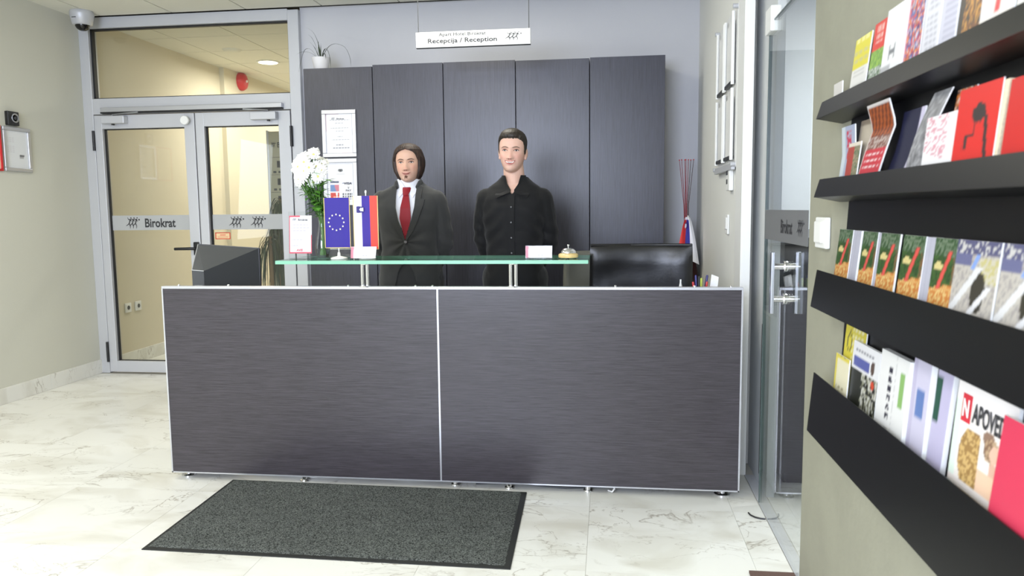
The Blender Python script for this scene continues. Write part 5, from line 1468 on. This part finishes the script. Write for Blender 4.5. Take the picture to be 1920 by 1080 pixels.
leaflet('leaflet', 'lilac grey text leaflet beside the white one on the topmost shelf', 'leaflet', 0, 1.570, .070, 1.760, lambda u, v: (188, 188, 206) if int(v*30) % 2 and u > .2 else (210, 210, 224), th=.010)
def f1(u, v):
    s = speck(u, v, 2.4)
    return (64, 58, 52) if u < .22 or s < -.2 else ((206, 150, 70) if s > .12 else (120, 78, 52))
leaflet('leaflet', 'dark leaflet with an orange food picture on the topmost shelf', 'leaflet', 0, 1.492, .085, 1.760, f1)
def k1(u, v): return (216, 60, 66) if .42 < u < .60 and v > .1 else (236, 230, 222)
leaflet('leaflet', 'cream leaflet with a red ribbon stripe at the near end of the topmost shelf', 'leaflet', 0, 1.398, .11, 1.740, k1, xb=.606)
leaflet('leaflet', 'plain off white leaflet cut by the photo edge on the topmost shelf', 'leaflet', 0, 1.280, .11, 1.730, lambda u, v: (232, 230, 224), xb=.606)
# ---- shelf 2
def a2(u, v):
    if .35 < u < .75 and .35 < v < .9 and speck(u, v, 3) > -.1: return (206, 60, 84)
    if u < .3: return (212, 222, 228)
    return (176, 184, 206)
def bw(k): return lambda u, v: (k*math.sin(v*PI)*.8, 0, 0)
leaflet('leaflet', 'pale blue leaflet with a red motif at the far end of the second shelf', 'leaflet', 1, 2.175, .11, 1.508, a2, xt=.634, bend=lambda u, v: (-.012*max(0, v-.6)/.4, 0, 0))
leaflet('leaflet', 'tall beige leaflet behind the small photo leaflet on the second shelf', 'leaflet', 1, 2.085, .13, 1.515, lambda u, v: (196, 184, 164) if v < .9 else (150, 136, 118), xb=.620, xt=.644)
def p2(u, v):
    if v > .88: return (232, 222, 204)
    return (182, 74, 62) if u < .55 else ((92, 118, 84) if speck(u, v, 3) > 0 else (168, 150, 122))
leaflet('leaflet', 'cream edged leaflet with a red and green photo on the second shelf', 'leaflet', 1, 2.105, .095, 1.460, p2, xb=.606, xt=.622)
def c2_(u, v):
    if u < .05 or u > .95 or v > .965: return (236, 230, 226)
    if v > .52:
        s = math.sin((u*1.2-v*.7)*34); return (176, 92, 46) if s > .1 else (120, 62, 38)
    if v > .36: return (196, 178, 168) if speck(u, v, 3) > 0 else (136, 92, 78)
    if v > .05 and int(v*34) % 3 == 0 and .1 < u < .9 and int(u*16) % 3: return (246, 214, 214)
    return (206, 60, 70)
leaflet('leaflet', 'curled leaflet with an orange photo over red text on the second shelf', 'leaflet', 1, 2.010, .145, 1.535, c2_, xb=.604, xt=.640, nv=44, bend=lambda u, v: (-.004*math.sin(v*PI)-.030*max(0, v-.72)/.28, -.07*min(1, v*1.25), 0))
leaflet('leaflet', 'navy leaflet with a broad white edge beside the curled one', 'leaflet', 1, 1.880, .115, 1.502, lambda u, v: (216, 210, 232) if u > .84 else (26, 28, 58), xb=.616, xt=.642, tilt=.09, bend=lambda u, v: (.006*math.sin(v*PI), -.012*math.sin(v*PI), 0))
def g2(u, v):
    s = speck(u*.6, v*1.4, 1.5); b = 146+int(60*s); return (b, b, b+2)
leaflet('leaflet', 'curved silver grey leaflet on the second shelf', 'leaflet', 1, 1.705, .08, 1.520, g2, xb=.610, xt=.640, tilt=.075, bend=lambda u, v: (-.010*math.sin(v*PI), 0, 0))
def i2(u, v): return (206, 200, 190) if v < .3 and u > .3 else ((196, 60, 60) if v < .36 else (62, 66, 130))
leaflet('leaflet', 'dark blue leaflet with a white label between silver leaflet and white booklet', 'leaflet', 1, 1.63, .07, 1.455, i2, xb=.622, xt=.640)
def o2(u, v):
    s = speck(u, v, 3); return (206, 116, 40) if s > .05 else ((222, 214, 200) if s > -.15 else (54, 50, 56))
leaflet('leaflet', 'orange and grey picture leaflet behind the white booklet', 'leaflet', 1, 1.575, .075, 1.512, o2, xb=.628, xt=.648, tilt=.03)
def d2(u, v):
    s = speck(u*1.3, v*1.3, 3)
    if s > .12 and u < .75 and v > .3-.3*u: return (222, 160, 172)
    return (244, 242, 242)
leaflet('booklet', 'white booklet with pale pink dots on the second shelf', 'booklet', 1, 1.602, .135, 1.468, d2, xb=.604, xt=.618, th=.014)
# red books: red case, cream page block
def red_cov(u, v):
    x, y = u, v
    blob = ((x-.55)/.17)**2+((y-.62)/.13)**2 < 1+.5*speck(x, y, 2)
    stem_ = abs(x-(.72+.14*(.55-y))) < .04 and y < .58
    arm_ = (.27 < x < .5 and .30 < y < .34) or (abs(x-.30) < .03 and .16 < y < .34)
    tw = abs(x-.48) < .02 and .34 < y < .6
    if blob or stem_ or arm_ or tw: return (52, 44, 42)
    if x > .2 and x < .34 and .12 < y < .3 and speck(x, y, 4) > .1: return (170, 40, 38)
    return (198, 42, 36)
def book(label, Yl, w, ztop, col, open_=.03):
    zc = SH[1][0]; zb = zc+.001; H = ztop-zb
    b = thing('book', label, 'book', (.607, Yl-w/2, zb), group='leaflets and books on the second shelf')
    vy = (SH[1][1]-zb)/H
    colgrid('cover', lambda u, v: (.016*v-.004, w/2-w*u, H*v), lambda u, v: col(u, (v-vy)/(1-vy)), 40, 44, M['print'], b, thick=(.002, 0, 0))
    MB().hull([(-.001, w/2-.004, .003), (-.001, -w/2-.003, .003), (.019, -w/2-.002, .003), (.019, w/2-.004, .003)],
              [(.015, w/2-.004, H-.004), (.015, -w/2-open_, H-.004), (.037, -w/2-open_*.6, H-.004), (.037, w/2-.004, H-.004)]).build('page_block', mat('cream_page_block', C(214, 200, 170), .8, var=.12, vscale=160), b)
    MB().hull([(.019, w/2, 0), (.019, -w/2-.004, 0), (.021, -w/2-.004, 0), (.021, w/2, 0)], [(.037, w/2, H), (.037, -w/2-open_-.002, H), (.039, -w/2-open_-.002, H), (.039, w/2, H)]).build('back_cover', M['redcase'], b)
M['redcase'] = mat('red_book_cloth', C(206, 44, 40), .5)
book('red book with a black brush drawing on the second shelf', 1.466, .150, 1.500, red_cov, .012)
book('plain red book behind the one with the drawing, cut by the photo edge', 1.292, .10, 1.492, lambda u, v: (184, 38, 34), .008)
# ---- shelf 3: five green leaflets, two snowy ones
def g3_(u, v):
    x0 = .74-.42*(1-(v-.22)/.55)
    if .22 < v < .80 and abs(u-(.36+.62*(v-.22))) < .075: return (226, 92, 82) if abs(u-(.36+.62*(v-.22))) < .05 else (206, 70, 66)
    if v < .20+.12*u: return (206, 130, 60) if speck(u, v, 3) > -.05 else (232, 200, 130)
    if ((u-.28)/.2)**2+((v-.56)/.06)**2 < 1: return (222, 206, 140)
    if v > .74: return (112, 130, 104) if speck(u, v, 3) > 0 else (54, 84, 48)
    if u > .86: return (140, 96, 62) if speck(u, v, 4) > 0 else (90, 92, 60)
    return (64, 96, 44) if speck(u, v, 2) > -.1 else (40, 66, 34)
def stackw(u, v): return (204, 204, 216) if int(u*30) % 3 else (150, 150, 168)
GL = 'green leaflet with a red slanting stroke, '
for Yl, w, lab in ((2.180, .115, GL+'farthest of the five on the third shelf'), (1.985, .105, GL+'second from the far end of the third shelf'), (1.858, .115, GL+'middle one of the five on the third shelf'),
                   (1.722, .115, GL+'fourth from the far end of the third shelf'), (1.562, .100, GL+'next to the snowy leaflets on the third shelf')):
    leaflet('leaflet', lab, 'leaflet', 2, Yl, w, 1.237, g3_, xb=.605, xt=.628, th=.004, nu=26, nv=44)
for Yl, w, lab in ((2.066, .062, 'bundle of white leaflet edges at the far end of the third shelf'), (1.880, .022, 'narrow white leaflet edge between the second and third green leaflets'), (1.607, .045, 'bundle of lilac leaflet edges before the last green leaflet')):
    leaflet('leaflet_stack', lab, 'leaflets', 2, Yl, w, 1.2365, stackw, xb=.606, xt=.629, th=.012, nu=28, nv=4)
def s3_(u, v):
    if v > .80: return (92, 92, 124) if speck(u, v, 2) > -.2 else (206, 204, 200)
    if abs(u-(.44+.55*(v-.62))) < .05 and .60 < v < .9: return (136, 166, 226)
    if abs(u-(.06+.86*v)) < .075 and v < .62: return (226, 226, 226)
    if abs(u-(.52+.9*(v))) < .06 and v < .4: return (230, 230, 232)
    if ((u-.62)/.16)**2+((v-.28)/.30)**2 < 1: return (62, 58, 48)
    if u > .58 and .42 < v < .78: return (196, 188, 130) if speck(u, v, 2) > .05 else (206, 200, 178)
    if v > .62 and u < .4: return (108, 110, 146)
    return (196, 190, 180) if speck(u, v, 3) > -.1 else (168, 162, 158)
leaflet('leaflet', 'snowy picture leaflet with a blue stroke right of the green ones', 'leaflet', 2, 1.462, .155, 1.238, s3_, xb=.603, xt=.626, th=.003, nu=44, nv=44)
leaflet('leaflet', 'snowy picture leaflet with a blue stroke cut by the photo edge', 'leaflet', 2, 1.300, .155, 1.238, s3_, xb=.603, xt=.626, th=.003, nu=44, nv=44)
# ---- shelf 4
def y4(u, v):
    if ((u-.25)/.13)**2+((v-.72)/.17)**2 < 1 and ((u-.25)/.09)**2+((v-.72)/.13)**2 > 1: return (96, 92, 60)
    if .35 < u < .9 and v > .4 and int(v*26) % 3 == 0 and int(u*20) % 3: return (246, 242, 200)
    return (226, 212, 70) if v > .42 else (236, 228, 150)
leaflet('leaflet', 'tall yellow leaflet at the far end of the lowest shelf', 'leaflet', 3, 2.150, .165, .985, y4, xb=.618, xt=.645)
def y5(u, v):
    if int(v*18) % 3 == 0 and .15 < u < .85 and int(u*16) % 4: return (168, 160, 120)
    return (238, 232, 200) if u > .1 and v < .9 else (230, 214, 90)
leaflet('leaflet', 'small cream and yellow card before the tall yellow leaflet', 'leaflet', 3, 2.155, .115, .900, y5, xb=.606, xt=.622)
def m4(u, v):
    if v > .50:
        if .56 < v < .74 and .06 < u < .66 and (int(u*26) % 3 or int(v*60) % 3): return (92, 100, 168)
        if ((u-.78)/.07)**2+((v-.68)/.13)**2 < 1: return (92, 74, 66)
        if abs(v-.86) < .025 and .1 < u < .8 and int(u*40) % 4: return (150, 150, 158)
        return (236, 236, 238)
    s = speck(u*1.2, v*.6, 2)
    if ((u-.82)/.06)**2+((v-.40)/.07)**2 < 1: return (214, 78, 48)
    return (40, 42, 34) if u < .42 or s < -.05 else ((150, 150, 128) if s < .2 else (206, 206, 196))
leaflet('magazine', 'magazine with a white band of blue letters over a dark photo', 'magazine', 3, 2.040, .195, .955, m4, xb=.610, xt=.632, th=.008, nu=40, nv=48)
def v4(u, v):
    if .34 < u < .46 and v < .86 and int(v*15) % 2 and speck(u*3, v*4, 2) > -.25: return (52, 50, 66)
    if .74 < u < .90 and .34 < v < .80: return (146, 190, 112)
    if .55 < u < .58 and int(v*40) % 3: return (206, 206, 206)
    return (240, 240, 238)
leaflet('booklet', 'white booklet with a vertical line of dark letters and green strip', 'booklet', 3, 1.825, .165, .972, v4, xb=.604, xt=.628, th=.014, nu=40, nv=48)
def l4(u, v):
    if .3 < u < .8 and .32 < v < .66: return (104, 132, 190)
    return (214, 210, 232) if u > .2 else (196, 190, 216)
leaflet('booklet', 'lilac booklet with a blue label on the lowest shelf', 'booklet', 3, 1.652, .085, .990, l4, xb=.610, xt=.634, th=.012)
leaflet('booklet', 'lilac booklet with a dark green slit before the black gap', 'booklet', 3, 1.560, .065, .994, lambda u, v: (36, 84, 66) if u < .38 and .35 < v < .85 else (200, 194, 224), xb=.612, xt=.640, th=.010, tilt=.012)
def n4(u, v):
    if v > .80: return (236, 232, 230)
    if .12 < u < .5 and v < .56:
        if ((u-.36)/.22)**2+((v-.26)/.33)**2 < 1: return (196, 164, 106) if speck(u, v, 3) > 0 else (150, 118, 70)
    if ((u-.68)/.13)**2+((v-.46)/.12)**2 < 1:
        if ((u-.74)/.08)**2+((v-.44)/.10)**2 < 1: return (214, 178, 156)
        return (124, 96, 76) if speck(u, v, 4) > -.1 else (176, 150, 120)
    if ((u-.62)/.10)**2+((v-.56)/.08)**2 < 1: return (136, 110, 92)
    if .38 < u < .80 and v < .22: return (222, 188, 160)
    if abs(u-.72) < .05 and .14 < v < .36: return (206, 166, 146)
    return (224, 218, 212) if u > .1 else (206, 220, 208)
nm = thing('magazine', 'NAPOVED magazine with a red N square and a pale cover photo', 'magazine', (.606, 1.342, .640), group='magazines and leaflets on the lowest shelf')
HN, WN = .345, .205
up_n = Vector((.026, 0, HN)).normalized()
def npos(u, v): return (.026*v, WN/2-WN*u, HN*v)
vy = (SH[3][1]-.640)/HN
colgrid('cover', npos, lambda u, v: n4(u, (v-vy)/(1-vy)) if v > vy else (214, 206, 200), 60, 80, M['print'], nm, thick=(.006, 0, 0))
zN = HN-.062; xN = .026*zN/HN
def nq(y, z): return (.026*z/HN-.0004, y, z)
MB().add([nq(.080, zN-.006), nq(.045, zN-.006), nq(.045, zN+.044), nq(.080, zN+.044)], [(0, 1, 2, 3)]).build('red_square', M['redink'], nm)
text('lettering', 'N', .022, .032, nq(.074, zN+.003), (0, -1, 0), up_n, M['paper'], nm, bold=.03, depth=.0012)
text('lettering', 'APOVED', .112, .036, nq(.038, zN), (0, -1, 0), up_n, M['ink'], nm, bold=.03, depth=.0012)
def pk(u, v): return (220, 64, 92)
leaflet('folder', 'glossy pink red folder at the near end of the lowest shelf', 'folder', 3, 1.286, .22, .972, pk, xb=.598, xt=.616, th=.004, tilt=.035)
